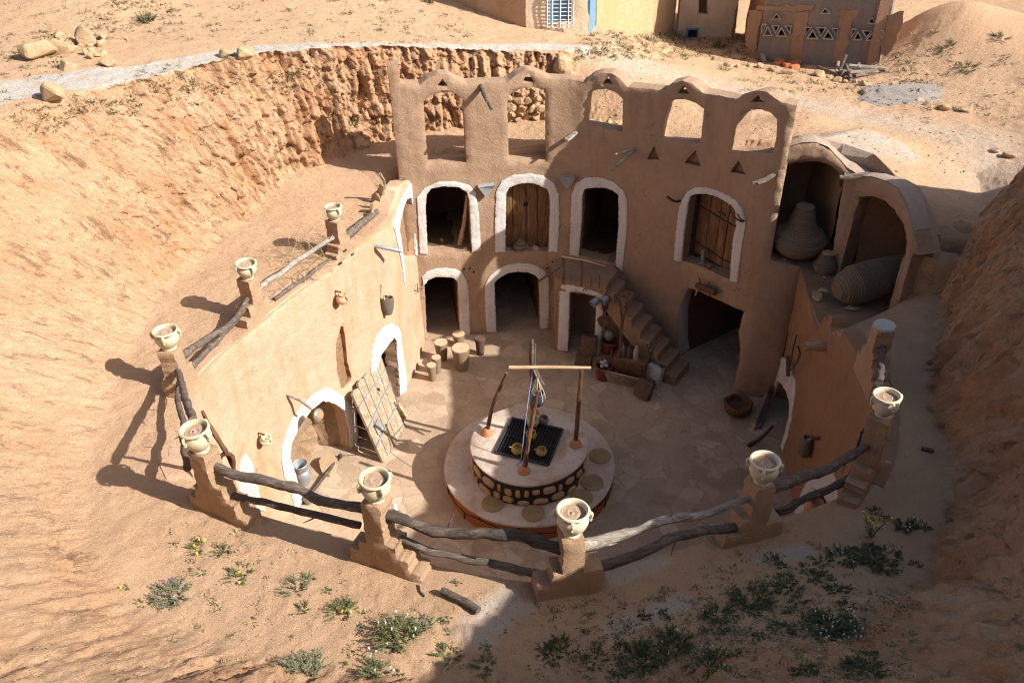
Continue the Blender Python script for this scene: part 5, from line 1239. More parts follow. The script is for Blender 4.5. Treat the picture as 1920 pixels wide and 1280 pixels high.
# floors (sills) of the upper doors
def sill(w,h,z,d0,d1,mat,par):
    q0=min(p[0] for p in h)-.03; q1=max(p[0] for p in h)+.03; n=14; V=[]
    for i in range(n+1):
        q=q0+(q1-q0)*i/n
        for o_ in np.linspace(d1,d0,7): V.append(w.pt(q,z+.018*mnoise.noise(Vector((q*5,o_*5,z))),o_))
    f=[[7*i+j,7*i+j+1,7*i+8+j,7*i+7+j] for i in range(n) for j in range(6)]
    me=bpy.data.meshes.new('sill'); me.from_pydata(V,[],f); link('door_sill',me,mat,par)
for k in ('a1i','a3i'): sill(BW,holes[k],min(p[1] for p in holes[k])+.02,-2.0,-.02,'stair',BWO)
h4=holes['a4i']; z4a=h4[0][1]; 
q=BW.hit(1309,488); p=BW.pt(q[0],max(q[1],z4a)+.0,-.16); p.z=z4a+.02
o=thing('oil_lamp','old metal oil lamp standing on the sill of the rightmost upper doorway','lamp',p)
MB().lathe([(.06,0),(.075,.03),(.07,.07),(.03,.1),(.03,.13),(.055,.15),(.05,.25),(.03,.3),(.055,.32),(.05,.36),(0,.38)],p,18).build('body','greenpot',o)
q=BW.hit(1321,496); p=BW.pt(q[0],z4a+.02,-.08); p.z=z4a+.01
tag(MB().lathe([(.04,0),(.085,.07),(.09,.11),(.075,.11),(.05,.03),(0,.02)],p,18,wob=.04).build('clay_bowl','terra'),'small clay bowl beside the oil lamp on the upper sill','bowl')
# ---------------------------------------------------------------- vault contents
zl=3.30
def stones(lst,label_cat='flat stone',grp='flat stones on the ledge of the vaulted store'):
    for (x,y,z,sz,lab,k) in lst: tag(MB().rock(U(x,y,z),sz,seed=k,n=12).build('flat_stone','stone',smooth=False),lab,label_cat,grp)
stones([(1474,486,zl+.05,(.42,.26,.12),'flat stone propping the big bottle shaped straw jar',301),(1480,478,zl+.13,(.3,.2,.07),'thin slab lying on the flat stone under the big straw jar',302),
 (1535,556,zl+.06,(.46,.32,.1),'pale slab farthest left in front of the straw jar lying on its side',303),(1541,544,zl+.12,(.24,.2,.09),'small stone resting on top of the pale slab',304),(1598,575,zl+.05,(.4,.24,.09),'tan slab in front of the tilted straw jar, toward the pier',305),(1546,520,zl+.03,(.1,.08,.06),'pebble sized stone between the small straw jar and the slabs',306)])
p=U(1493,474,zl+.12); p.z=zl+.13
coilpot(p,.52,1.0,'huge bottle shaped coiled straw jar standing in the left vault',[(0,.55),(.08,.8),(.2,.97),(.32,1),(.44,.88),(.52,.68),(.6,.52),(.78,.42),(1,.3)])
p=U(1545,507,zl); p.z=zl; coilpot(p,.22,.36,'small conical straw jar with a slab on top, between the vaults',[(0,.85),(.3,1),(.6,.8),(1,.5)])
tag(MB().rock(p+Vector((.02,-.02,.40)),(.34,.26,.09),seed=310).build('flat_stone','stone',smooth=False),'slab covering the small conical straw jar','flat stone','flat stones on the ledge of the vaulted store')
p=Vector((5.78,12.92,zl+.30)); e=Vector((6.85,13.25,zl+.62)); p=U(1568,545,zl+.33); e=U(1690,507,zl+.5)
axd=(e-p).normalized(); Lg=(e-p).length
o=thing('straw_jar_on_its_side','big ribbed straw jar lying on its side in the right vault','straw jar',p); o.name='coiled_straw_jar'
n=int(Lg/.045); pr=[]
for i in range(n+1):
    t=i/n; rr_=np.interp(t,[0,.08,.25,.6,.85,1],[.16,.27,.35,.35,.30,.27]); pr+=[(rr_-.012,Lg*t),(rr_+.012,Lg*(t+.35/n)),(rr_+.008,Lg*(t+.7/n))]
MB().lathe(pr,p,40,axis=axd,wob=.03).build('body','coil',o)
c=FW.P3(1583,355,-.5); tag(MB().lathe([(0,-.3),(.1,-.25),(.17,-.1),(.16,.05),(.09,.16),(.05,.22),(0,.22)],c,24,wob=.04).build('hanging_jar','rust'),'dark brown jar hanging in the shade under the left vault','jar')
# ---------------------------------------------------------------- right wall things
p=U(1382,772,0); o=thing('wooden_trough','round hollowed wooden bowl on the paving against the right wall','bowl',p)
MB().lathe([(.16,0),(.25,.05),(.30,.16),(.31,.26),(.29,.29),(.25,.28),(.22,.14),(0,.1)],p,26,wob=.18).build('bowl','bark',o)
pl_=(RW.pt(RW.hit(1440,760)[0],0,.35),RW.pt(RW.hit(1440,760)[0]+1.2,0,.35))
o=thing('split_plank','two old split planks leaning against the right wall beside the white arch','planks',U(1415,810,0))
b1=U(1412,808,0);b2=U(1428,818,0)
def slab(pts4,th,mat,par,name):
    n=(pts4[1]-pts4[0]).cross(pts4[3]-pts4[0]).normalized()*th; V=list(pts4)+[q+n for q in pts4]
    nn=len(pts4); return MB().add(V,[list(range(nn))[::-1],[nn+k for k in range(nn)]]+[[k,(k+1)%nn,nn+(k+1)%nn,nn+k] for k in range(nn)]).build(name,mat,par,smooth=False)
q1=RW.P3(1436,690,.12);q2=RW.P3(1442,668,.10); q3=RW.P3(1449,700,.12)
slab([U(1404,790,0),U(1412,808,0),q3,RW.P3(1438,672,.12)],.05,'door_pale',o,'plank')
slab([U(1416,806,0),U(1430,800,0),RW.P3(1455,720,.12),RW.P3(1447,690,.12)],.05,'log',o,'plank')
pole('dark branch standing against the right wall behind the split planks',[U(1425,805,0),RW.P3(1446,715,.2),RW.P3(1443,680,.12),RW.P3(1447,648,.1)],.04,'log_dark')
pole('dark crooked branch lying in the foot of the right white arch',[U(1403,835,.05),U(1425,822,.1),U(1450,798,.35)],.045,'log_dark')
o=thing('pulley_tool','wooden beater and iron rod hanging from the clay spout on the right wall','tool',RW.P3(1488,690,.08))
MB().tube([RW.P3(1488,705,.1),RW.P3(1487,668,.1)],[.045,.04],8,rough=.2).build('beater','bark',o)
MB().tube([RW.P3(1499,628,.05),RW.P3(1497,655,.1),RW.P3(1493,690,.12)],.015,6).build('iron_rod','iron',o)
MB().tube(cr_sample([RW.P3(1491,698,.12),RW.P3(1505,683,.13),RW.P3(1517,665,.16),RW.P3(1523,650,.25)],.05),.014,6).build('chain','iron',o)
tag(MB().lathe([(.06,-.1),(.075,0),(.075,.36),(.06,.36),(.055,.1),(0,.1)],RW.P3(1548,650,-.02),14,axis=RW.nrm(RW.hit(1548,650)[0])).build('clay_spout','plaster_rail'),'round clay spout sticking out high on the right wall','spout')
c=RW.P3(1521,836,.1); o=thing('leather_sack','dark woven sack hung from a knob on the right wall','sack',c)
MB().lathe([(0,-.22),(.1,-.2),(.14,-.05),(.13,.1),(.09,.18),(.1,.2),(.07,.2),(.05,.1),(0,0)],c,20,sx=.9,wob=.1).build('sack','coil',o); MB().tube([RW.P3(1540,820,-.05),RW.P3(1537,822,.15)],[.03,.035],8).build('knob','bark',o); MB().tube([RW.P3(1537,822,.14),c+Vector((0,0,.16))],.008,5).build('cord','rope',o)
q=P[7]; cl_=MB(); 
cc=[onplane(x,y,v(P[6])+Vector((.1,.15,0)),v(P[7])+Vector((-.16,.05,0))) for x,y in ((1612,808),(1624,800),(1618,836),(1606,840))]
V=[]
for i in range(7):
    for j in range(4):
        s_,t_=j/3,i/6; a_=cc[0].lerp(cc[1],s_); b_=cc[3].lerp(cc[2],s_); w_=a_.lerp(b_,t_); w_+=Vector((.015*math.sin(j*2+i),-.012*math.cos(i*1.3+j*2),0)); V.append(w_)
me=bpy.data.meshes.new('blue_cloth'); me.from_pydata(V,[],[[4*i+j,4*i+j+1,4*i+5+j,4*i+4+j] for i in range(6) for j in range(3)]); o=link('blue_cloth',me,'cloth'); s_=o.modifiers.new('s','SOLIDIFY'); s_.thickness=.012
tag(o,'dark blue rag hanging on the inner side of the far right pot pillar','rag')
c=onplane(1556,945,(4.2,7.62),(4.9,8.6)); p=RW.P3(1556,962,.25)
o=thing('ochre_jar','ochre clay jar with an open mouth in front of the lower right white arch','jar',p)
MB().lathe([(.1,-.3),(.16,-.2),(.18,-.05),(.12,.06),(.09,.09),(.11,.13),(.095,.13),(.075,.08),(0,0)],p+Vector((0,0,.12)),24,wob=.03).build('body','terra',o)
# ---------------------------------------------------------------- outside: rocks
def rock1(px,py,w,label,group=None,h=.7,k=0,mat='stone',name='rock',sink=.3,dp_=.8):
    p=G(px,py); t=(HC-p.z)/-ray(px,py)[2]; sx=w*t/F*1.3; p.z+=sx*h*(.5-sink); return tag(MB().rock(p,(sx,sx*dp_,sx*h),seed=k+int(px),n=13).build(name,mat,smooth=False),label,'rock',group)
rock1(100,186,48,'single square grey rock on the near edge of the gravel path at the far left',k=1,h=.85)
rock1(425,104,34,'left one of two rocks beside the gravel path above the cliff',k=2,h=.6); rock1(459,104,38,'right one of two rocks beside the gravel path above the cliff',k=3,h=.6)
gr_='stones heaped beyond the gravel path'
for x,y,w_,lab in ((75,108,62,'big smooth boulder, leftmost of the stone heap beyond the path'),(108,100,52,'big smooth boulder, second from left in the stone heap'),(165,84,34,'tall thin slab standing on edge at the back of the stone heap'),(130,128,40,'pale wedge rock lying in front of the stone heap'),(205,123,30,'low rock at the right end of the stone heap')): rock1(x,y,w_,lab,gr_,k=x,h=.7 if x!=165 else 1.3)
for k in range(26):
    x=110+R.uniform(0,85); y=68+R.uniform(0,42); rock1(x,y,R.uniform(11,22),'small pale rubble stone in the heap of stones beyond the path','rubble in the stone heap',k=500+k)
# low line of stones between the track and the houses
rowpts=[(1150,85),(1178,92),(1215,98),(1245,103),(1290,105),(1345,112),(1362,122),(1383,124),(1405,124),(1425,125),(1447,132),(1476,140),(1535,144),(1558,147),(1570,153),(1583,156),(1600,156),(1622,160),(1640,170),(1648,175),(1675,176),(1693,184),(1725,191),(1740,196),(1770,203),(1812,206)]
for k,(x,y) in enumerate(rowpts):
    w_=R.uniform(12,26); rock1(x,y,w_,'tan stone in the row of stones along the far edge of the rocky track','row of stones along the track',k=700+k,h=.6)
# stacked stones seen through the open arches, built against the cliff foot
def stackrow(px0,px1,y,z,n,grp,lab,hpx):
    for k in range(n):
        x=px0+(px1-px0)*(k+.5)/n; p=U(x,y+R.uniform(-2,2),z); t=(HC-z)/-ray(x,y)[2]; w_=(px1-px0)/n*t/F*1.12; h_=hpx*t/F
        tag(MB().rock(p,(w_,w_*.7,h_),seed=int(x*3+y),n=14,rot=rotz(R.uniform(-.2,.2))).build('wall_stone','stone2' if R.random()<.4 else 'stone',smooth=False),lab,'stone',grp)
for a_,b_,tg in ((785,885,'first'),(945,1030,'second')):
    stackrow(a_,b_,222 if tg=='first' else 220,4.72,5,'stones stacked behind the %s open arch'%tg,'stone of the bottom course behind the %s open arch'%tg,26)
    stackrow(a_+5,b_-5,202 if tg=='first' else 203,4.98,4,'stones of the middle course behind the %s arch'%tg,'stone of the middle course behind the %s open arch'%tg,22)
    stackrow(a_,b_-12,184 if tg=='first' else 188,5.25,4,'stones of the top course behind the %s arch'%tg,'stone of the top course behind the %s open arch'%tg,18)
    stackrow(a_+20,b_,284 if tg=='first' else 268,4.45,3,'edging stones just behind the sill of the %s arch'%tg,'edging stone just behind the sill of the %s open arch'%tg,14)
for a_,b_,y_,tg in ((1098,1168,228,'third'),(1240,1315,258,'fourth'),(1372,1455,268,'rightmost')):
    stackrow(a_,b_,y_,4.95,4,'edging stones behind the %s arch'%tg,'edging stone just behind the sill of the %s open arch'%tg,13)
rock1(1055,130,34,'pale yellow rock lump at the end of the cliff above the arcade',k=8,h=1.2); rock1(1068,145,24,'smaller pale rock under the yellow lump above the arcade',k=9)
for x,y,w_,lab in ((1862,285,20,'dark flat stone on the far right of the rocky track'),(1890,295,22,'flat stone at the picture edge right of the track'),(1500,268,20,'tan stone between the last arch and the vault roof'),(890,1143,12,'small stone near the end of the fallen stick'),(1255,1107,14,'small reddish stone on the shaded path in front of the white rail'),(1105,1255,14,'small orange stone among the shaded weeds'),(960,1165,7,'pebble on the sandy path below the nearest pillar')): rock1(x,y,w_,lab,k=int(x))
# pebbles and grit
def scatter_pebbles():
    mb=MB(); rr=random.Random(3); base=[]
    for s_ in range(6):
        m=MB().rock((0,0,0),(1,.8,.6),seed=900+s_,n=9); base.append(m)
    areas=[((0,880,1000,1270),1500,.012,.035),((900,980,1700,1280),900,.012,.04),((0,200,560,700),260,.02,.07),((0,0,900,90),500,.03,.09),((1050,90,1900,330),700,.03,.09),((330,950,1250,1180),600,.008,.022),((1500,250,1850,420),150,.02,.05)]
    for (x0,y0,x1,y1),n,a,b in areas:
        for _ in range(n):
            p=hitg(rr.uniform(x0,x1),rr.uniform(y0,y1)); 
            if pol(p.x,p.y)[1]<np.interp(pol(p.x,p.y)[0],IA,IR)+.1: continue
            p.z=gz(p.x,p.y); s_=a*(b/a)**(rr.random()**2.2); m=base[rr.randrange(6)]; th=rr.uniform(0,6.3); c_,q_=math.cos(th),math.sin(th)
            mb.add([(p.x+s_*(x*c_-y*q_),p.y+s_*(x*q_+y*c_),p.z+s_*(z+.12)) for x,y,z in m.v],m.f)
    o=mb.build('pebbles','stone',smooth=False); o['kind']='stuff'
scatter_pebbles()
mb=MB(); rr=random.Random(31); bs=[MB().rock((0,0,0),(1,.8,.5),seed=950+k,n=8) for k in range(4)]
for _ in range(900):
    a=rr.uniform(0,2*PI); q=5.2*math.sqrt(rr.random()); x,y=.4+q*math.cos(a)*.95,12+q*math.sin(a)*.93
    if math.hypot(x-WC.x,y-WC.y)<1.66: continue
    s_=.008*(5**(rr.random()**2)); m=bs[rr.randrange(4)]; mb.add([(x+s_*a_,y+s_*b_,.008+s_*(c_+.2)) for a_,b_,c_ in m.v],m.f)
for _ in range(260):
    a=rr.uniform(0,2*PI); q=5.0*math.sqrt(rr.random()); x,y=.4+q*math.cos(a)*.95,12+q*math.sin(a)*.93; t=rr.uniform(0,6.3); l=rr.uniform(.03,.09)
    if math.hypot(x-WC.x,y-WC.y)>1.7: mb.tube([(x,y,.02),(x+l*math.cos(t),y+l*math.sin(t),.022)],.003,3)
o=mb.build('grit','stone',smooth=False); o['kind']='stuff'
# ---------------------------------------------------------------- plants
def leaf(mb,base,d,L_,w_,droop,rr):
    a,b=frame(d); pts=[]; 
    for i in range(3):
        t=i/2; c=base+d*L_*t+Vector((0,0,-droop*L_*t*t)); ww=w_*(1-abs(t-.4)*1.3) if i<2 else w_*.08
        pts+=[c+a*ww*.5,c-a*ww*.5]
    mb.add(pts,[[0,1,3,2],[2,3,5,4]])
def plant(px,py,wpx,label,mat='leaf',flat_=.45,n=220,group=None,fl=None,nf=0,name='bush',lw=.22,cat='plant',hpx=None):
    p=G(px,py); t=(HC-p.z)/-ray(px,py)[2]; r=wpx*.56*t/F; rr=random.Random(int(px*7+py)); o=thing(name,label,cat,p,group)
    mb=MB(); tips=[]
    ns=max(10,int(n/7))
    for s_ in range(ns):
        a=rr.uniform(0,6.28); q=r*math.sqrt(rr.random())*.95; h=r*flat_*rr.uniform(.35,1.3)*(1.15-q/r*.6)
        rt=p+Vector((math.cos(a)*q*.5,math.sin(a)*q*.5,0)); tip=p+Vector((math.cos(a)*q,math.sin(a)*q,0)); tip.z=gz(tip.x,tip.y)+h; rt.z=gz(rt.x,rt.y)-.01
        mb.tube([rt,rt.lerp(tip,.5)+Vector((0,0,h*.15)),tip],[.006,.004,.002],4); tips.append(tip)
        for _ in range(16):
            k=rr.uniform(.25,1.05); b=rt.lerp(tip,k); d=Vector((rr.gauss(0,1),rr.gauss(0,1),rr.uniform(-.1,1.2))).normalized(); leaf(mb,b,d,max(.018,r*rr.uniform(.06,.17)),max(.007,r*lw*rr.uniform(.10,.26)),rr.uniform(0,.5),rr)
    mb.build('foliage',mat,o,smooth=False)
    if fl:
        for _ in range(int(nf*.75+.5)):
            q=tips[rr.randrange(len(tips))]+Vector((rr.uniform(-.03,.03),rr.uniform(-.03,.03),rr.uniform(.01,.04))); rd=rr.uniform(.009,.014) if fl!='yfl' else rr.uniform(.014,.024)
            nrm=Vector((rr.uniform(-.5,.5),rr.uniform(-.9,.1),1)).normalized(); a,b=frame(nrm); m=8
            fm=MB().add([q+(a*math.cos(2*PI*i/m)+b*math.sin(2*PI*i/m))*rd*(1 if i%2 else .62)-nrm*.003 for i in range(m)]+[q+nrm*.006,q-Vector((0,0,.05))],[[i,(i+1)%m,m] for i in range(m)]+[[0,m//2,m+1]])
            fm.build('flower',fl,o,smooth=False)
    return o
PLS=[(742,1195,100,'large leafy daisy bush below the fallen stick, lowest middle of the picture','leaf',.5,520,'wfl',16),(795,1175,60,'loose feathery green plant right of the large daisy bush','leaf2',.5,200,None,0),
(705,1262,70,'daisy clump at the bottom edge left of the rope end','leaf',.5,260,'wfl',8),(578,1255,90,'round silvery bush at the bottom edge of the sand','leaf2',.75,420,None,0),
(640,1145,66,'dark green low plant with one yellow flower, left of the daisy bush','leaf',.4,260,'yfl',2),(565,1143,38,'small green tuft left of the single yellow flower plant','leaf',.45,130,None,0),
(552,1103,56,'feathery green tuft midway down the sandy path','leaf2',.5,190,None,0),(577,1085,38,'upper feathery tuft touching the midway one','leaf2',.45,130,None,0),
(452,1078,62,'low spreading weed with small yellow buds','leaf',.28,200,'yfl',3),(372,1030,42,'weed with a cluster of bright yellow flowers at the near left corner','leaf',.45,150,'yfl',5),
(415,1035,46,'trailing weed right of the yellow flower cluster','leaf',.35,160,None,0),(322,1115,80,'wide grey green cushion dotted with purple and yellow flowers','leaf2',.4,420,'pfl',10),
(268,1132,34,'small flat weed left of the purple flowered cushion','leaf',.3,90,None,0),(236,1106,24,'tiny weed with one yellow flower on the left slope','leaf',.3,50,'yfl',1),
(376,1076,26,'sparse little weed above the purple flowered cushion','leaf2',.4,60,None,0),(612,1107,22,'tiny weed between the feathery tuft and the stick','leaf',.4,60,None,0),
(857,1095,20,'tiny weed just above the fallen stick','leaf',.4,60,None,0),(655,1215,30,'small dry weed left of the daisy clump','dry',.5,80,None,0),(840,1230,60,'thin weeds around the lower end of the rope','leaf',.45,180,None,0),
(905,1255,60,'green weed straddling the edge of sun and shade at the bottom','leaf',.45,190,None,0),(275,38,40,'round green shrub on the plain beyond the gravel path','leaf3',.9,320,None,0),(805,5,30,'green shrub at the top edge of the plain','leaf3',.9,200,None,0),
(1222,78,34,'pale green bush in front of the orange house wall','leaf2',.9,220,None,0),(1270,72,40,'grey green scrub against the cream house wall','leaf2',.7,220,None,0),(1348,92,30,'green bush at the corner beside the dark lattice building','leaf3',.9,200,None,0),
(1358,132,30,'green tuft in front of the row of stones','leaf2',.9,160,None,0),(1162,84,22,'small bush at the start of the row of stones','leaf2',.9,120,None,0),(1108,68,18,'tiny green weed at the foot of the blue door frame','leaf',.8,90,None,0),
(1775,92,44,'flat green weed on the slope right of the lattice building','leaf3',.25,160,None,0),(1812,130,52,'long flat weed on the far right slope','leaf3',.25,170,None,0),(1873,72,42,'dark flat weed high on the far right slope','leaf3',.25,150,None,0),(1750,62,26,'small weed on the bank right of the lattice building','leaf3',.4,100,None,0),(1880,108,30,'grey weed near the right picture edge beyond the track','leaf2',.3,90,None,0),
(1690,172,26,'yellow green weed beside the gravel heap','leaf',.4,110,None,0),(1795,203,26,'green weed beside the last stone of the row','leaf',.4,100,None,0)]
for (x,y,w_,lab,mt,fl_,n_,ff,nf) in PLS: plant(x,y,w_,lab,mt,fl_,n_,None,ff,nf,'weed' if n_<200 else 'bush')
SH=[(1555,1175,110,'daisy patch in deep shade, thick with white flowers','leaf3',.3,560,'wfl',44),(1700,990,64,'daisy weed at the foot of the shaded cliff, opposite the far right pot','leaf3',.4,260,'wfl',12),(1645,1055,90,'dark weed mass on the shaded bank right of the yellow stalks','leaf3',.35,360,None,0),
(1580,1045,70,'dark shaded weed left of the mass on the bank','leaf3',.3,240,'wfl',4),(1410,1125,90,'long dark weed drift on the shaded sand','leaf3',.3,360,None,0),(1350,1155,80,'dark weed clump at the left end of the long shaded drift','leaf3',.3,300,'wfl',4),
(1475,1105,60,'shaded weed between the drift and the bank','leaf3',.3,200,None,0),(1050,1212,40,'upright dark bush alone on the shaded sand','leaf3',.9,240,None,0),(1260,1215,80,'shaded weed bed with a few white dots near the bottom','leaf3',.35,320,'wfl',6),(1200,1245,90,'widest shaded weed bed at the bottom edge','leaf3',.35,360,None,0),
(1330,1245,90,'shaded weed bed at the bottom right of the widest one','leaf3',.35,340,'wfl',5),(1620,1255,90,'very dark weed bed at the foot of the red cliff','leaf3',.35,340,None,0),(1500,1262,50,'shaded weed left of the darkest bed at the bottom edge','leaf3',.35,180,None,0),(1445,1050,36,'small shaded weed nearest the white rail','leaf3',.35,120,None,0),(1540,1080,44,'shaded weed just below the yellow stalks','leaf3',.35,160,None,0),(1470,1178,60,'shaded weed between the drift and the daisy patch','leaf3',.3,200,None,0)]
for (x,y,w_,lab,mt,fl_,n_,ff,nf) in SH: plant(x,y,w_,lab,mt,fl_,n_,None,ff,nf,'bush')
rw=random.Random(44)
band_=[(1420,1050,1700,1110),(1330,1100,1600,1190),(1180,1160,1420,1270),(1000,1210,1300,1275),(1500,1130,1640,1270),(1600,960,1740,1080)]
for k in range(44):
    x0,y0,x1,y1=band_[k%6]; plant(rw.uniform(x0,x1),rw.uniform(y0,y1),rw.uniform(24,58),'one of the low dark green weeds matted over the shaded near bank','leaf3',.22,170,'low weeds matted over the shaded bank',None,0,'weed')
for k in range(12):
    plant(rw.uniform(640,930),rw.uniform(1120,1270),rw.uniform(14,30),'one of the sparse little weeds on the sunny sand near the bottom','leaf' if k%2 else 'leaf2',.3,80,'sparse weeds on the sunny sand',None,0,'weed')
p=G(1630,1010); o=thing('tall_weed','thin upright stalks with tiny yellow flowers on the shaded rim','weed',p); mb=MB(); fm=MB(); rr=random.Random(8)
for k in range(9):
    t_=p+Vector((rr.uniform(-.16,.16),rr.uniform(-.1,.1),rr.uniform(.22,.42))); mb.tube([p+Vector((rr.uniform(-.05,.05),0,-.02)),p.lerp(t_,.5)+Vector((0,0,.03)),t_],.004,4)
    for _ in range(6): leaf(mb,p.lerp(t_,rr.uniform(.1,.7)),Vector((rr.gauss(0,1),rr.gauss(0,1),.5)).normalized(),.05,.014,.3,rr)
    fm.lathe([(0,-.008),(.016,0),(.01,.01),(0,.012)],t_,7)
mb.build('stalks','leaf',o,smooth=False); fm.build('flower_heads','yfl',o)
# thorny brush on the left terrace behind the rails
p=G(580,478); o=thing('dry_brush','dry wispy brush piled behind the thorny rails on the left terrace','brush',p); mb=MB(); rr=random.Random(2)
for k in range(170):
    b=Vector((p.x+rr.gauss(0,.36),p.y+rr.gauss(0,.34),0)); b.z=gz(b.x,b.y); d=Vector((rr.gauss(-.2,.6),rr.gauss(0,.6),rr.uniform(.2,1))).normalized(); l=rr.uniform(.15,.5)
    mb.tube([b,b+d*l*.5,b+d*l+Vector((0,0,-.04))],[.004,.003,.0015],3)
mb.build('twigs','dry',o,smooth=False)
def weed_cover():
    mb=MB(); rr=random.Random(6)
    areas=[((350,960,1000,1270),90),((1000,1110,1720,1280),700),((1300,1020,1700,1200),220),((1150,1180,1700,1280),300),((0,0,880,80),170),((0,170,300,250),40),((250,120,560,150),70),((1080,62,1400,112),420),((1380,110,1700,175),120),((1650,100,1920,230),60),((1560,60,1760,170),90),((300,960,560,1200),50),((150,0,320,60),90),((20,195,130,240),60),((130,180,260,215),60),((230,150,380,178),60),((480,108,720,122),60),((60,60,110,110),40),((0,60,120,150),70)]
    for (x0,y0,x1,y1),n in areas:
        for _ in range(n):
            px,py=rr.uniform(x0,x1),rr.uniform(y0,y1); p=hitg(px,py)
            a_,r_=pol(p.x,p.y)
            if r_<np.interp(a_,IA,IR)+.35: continue
            p.z=gz(p.x,p.y); t=(HC-p.z)/-ray(px,py)[2]; s_=rr.uniform(3,12)*t/F
            for k in range(rr.randrange(8,22)):
                d=Vector((rr.gauss(0,1),rr.gauss(0,1),rr.uniform(.1,1.3))).normalized(); leaf(mb,p+Vector((rr.gauss(0,s_*.5),rr.gauss(0,s_*.5),0)),d,s_*rr.uniform(.4,1.0),s_*.2,.3,rr)
    h=len(mb.f)//2; o=mb.build('weeds','leaf3',smooth=False); o.data.materials.append(M['dry']); mi=np.random.RandomState(1).rand(len(o.data.polygons))<.45
    # pairs of faces make one leaf
    mi=np.repeat(mi[::2],2)[:len(o.data.polygons)]; o.data.polygons.foreach_set('material_index',mi.astype(np.int32)); o['kind']='stuff'
weed_cover()
# fallen stick, rope
a=G(830,1116);b=G(898,1153); tag(MB().tube(cr_sample([a+Vector((0,0,.05)),a.lerp(b,.5)+Vector((0,.02,.05)),b+Vector((0,0,.05))],.05),.045,9,rough=.3).build('fallen_stick','log'),'broken grey stick lying on the sand where the rope crosses it','stick')
a=G(785,1108) if False else G(790,1098); tag(MB().tube([G(788,1098)+Vector((0,0,.02)),G(790,1112)+Vector((0,0,.02)),G(798,1120)+Vector((0,0,.02))],.012,6,rough=.3).build('twig','log_pale'),'small bleached bent twig left of the fallen stick','twig')
e=onplane(944,1096,v(P[4]),v(P[5])); r0=G(832,1262)+Vector((0,0,.03)); mid=r0.lerp(e,.5)+Vector((0,0,-.05)); 
tag(MB().tube(cr_sample([r0,r0.lerp(e,.25)+Vector((0,0,-.03)),mid,e],.1),.006,5).build('guy_rope','rope'),'thin pale rope stretched from the near rim down to the bottom weeds','rope')
p=G(688,1015)if False else G(708,1040); tag(MB().lathe([(.02,0),(.03,.01),(.028,.05),(.018,.06),(0,.06)],p+Vector((0,0,.0)),10,axis=Vector((.6,-.6,.4))).build('tin_can','metal'),'tiny crushed can on the sand under the left near pillar','can')
p=onplane(740,953,v(P[4])+Vector((0,.15,0)),v(P[5])+Vector((0,.15,0)));tag(MB().lathe([(.03,-.05),(.032,0),(.028,.05),(.012,.07),(0,.07)],p,12).build('plastic_cup','paleblue'),'small pale blue cup wedged on the end of the blackened rail','cup')
tag(MB().box(G(1738,846)+Vector((0,0,.03)),(.16,.05,.04),rotz(-.3),bev=.01).build('wood_scrap','log'),'dark scrap of wood on the shaded path under the right cliff','wood')
# gravel heap and rubble by the lattice building
p=G(1722,178); mb=MB(); rr=random.Random(12)
prf=[(1.15*(1-t),.20*t**.7) for t in np.linspace(0,1,14)]; prf=[(r,h-.05+.02*math.sin(r*20)) for r,h in prf[:-1]]+[(0,.15)]
mb.lathe(prf,p,40,wob=.25,sx=1.2,sy=.75); rr=random.Random(5); mb.v=[(x+rr.gauss(0,.02),y+rr.gauss(0,.02),z+rr.gauss(0,.006)) for x,y,z in mb.v]
for _ in range(260):
    a_=rr.uniform(0,6.28); q_=rr.gauss(0,.6); mb.rock(p+Vector((q_*1.4*math.cos(a_),q_*math.sin(a_),.04)),(.09,.08,.07),seed=rr.randrange(9999),n=7)
o=mb.build('gravel_heap','gravel'); o['kind']='stuff'; o['label']='low heap of dark grey gravel beyond the track'
for k in range(14):
    x=1545+R.uniform(0,85); y=133+R.uniform(0,14); a=G(x,y)+Vector((0,0,.12)); d=Vector((R.gauss(0,1),R.gauss(0,.5),R.uniform(-.1,.3))).normalized()*R.uniform(.2,.5)
    tag(MB().tube([a-d,a+d],R.uniform(.02,.05),6,rough=.3).build('scrap_wood','log_pale' if k%2 else 'log'),'scrap of bleached wood in the junk pile before the lattice building','scrap wood','junk pile by the lattice building')
for k,(x,y) in enumerate(((1461,117),(1471,114),(1480,118),(1478,124),(1492,121),(1489,127),(1462,121))):
    tag(MB().box(G(x,y)+Vector((0,0,.05)),(.26,.13,.1),rotz(R.uniform(-.6,.6)),bev=.006).build('brick','brick'),'loose red brick on the sand before the lattice building','brick','loose red bricks')
pole('pale plank leaning at the left foot of the lattice building',[G(1434,116),G(1412,96)+Vector((0,0,.5))],.07,'log_pale',name='leaning_plank',cat='plank')
# ---------------------------------------------------------------- houses beyond
def base_pt(px,py): return G(px,py)
def house_wall(pa_,pb_,za,mat,name,par,z1=8.0,thick=.3,outline=None,holes=(),seed=2):
    W_=Wall([pa_.xy,pb_.xy],smooth=False,amp=.03,seed=seed); 
    o=outline(W_) if outline else [(0,za),(0,z1),(W_.L,z1),(W_.L,za)]
    hh=[W_.H(h) for h in holes]
    W_.panel(name,o,mat,holes=hh,thick=thick,grid=.2,parent=par,extra=.01)
    return W_,hh
pA=G(1090,66); YH=pA.y
def at(px,Y,z=3.5):  # point under pixel column px on the line Y
    d=ray(px,30); return Vector((d[0]/d[1]*Y,Y,z))
HS=thing('peach_house','peach and cream rendered house with a grilled window and a blue door frame','house',at(1050,YH,3))
c0,c1=at(986,YH),at(1106,YH)
q2,q4,q5,q6=G(1222,68),G(1270,66),G(1374,74),G(1392,70)
W1,h1_=house_wall(c0,c1,2.5,'cream','front_wall',HS,holes=[[(1030,46),(1030,-30),(1071,-30),(1071,40)]])
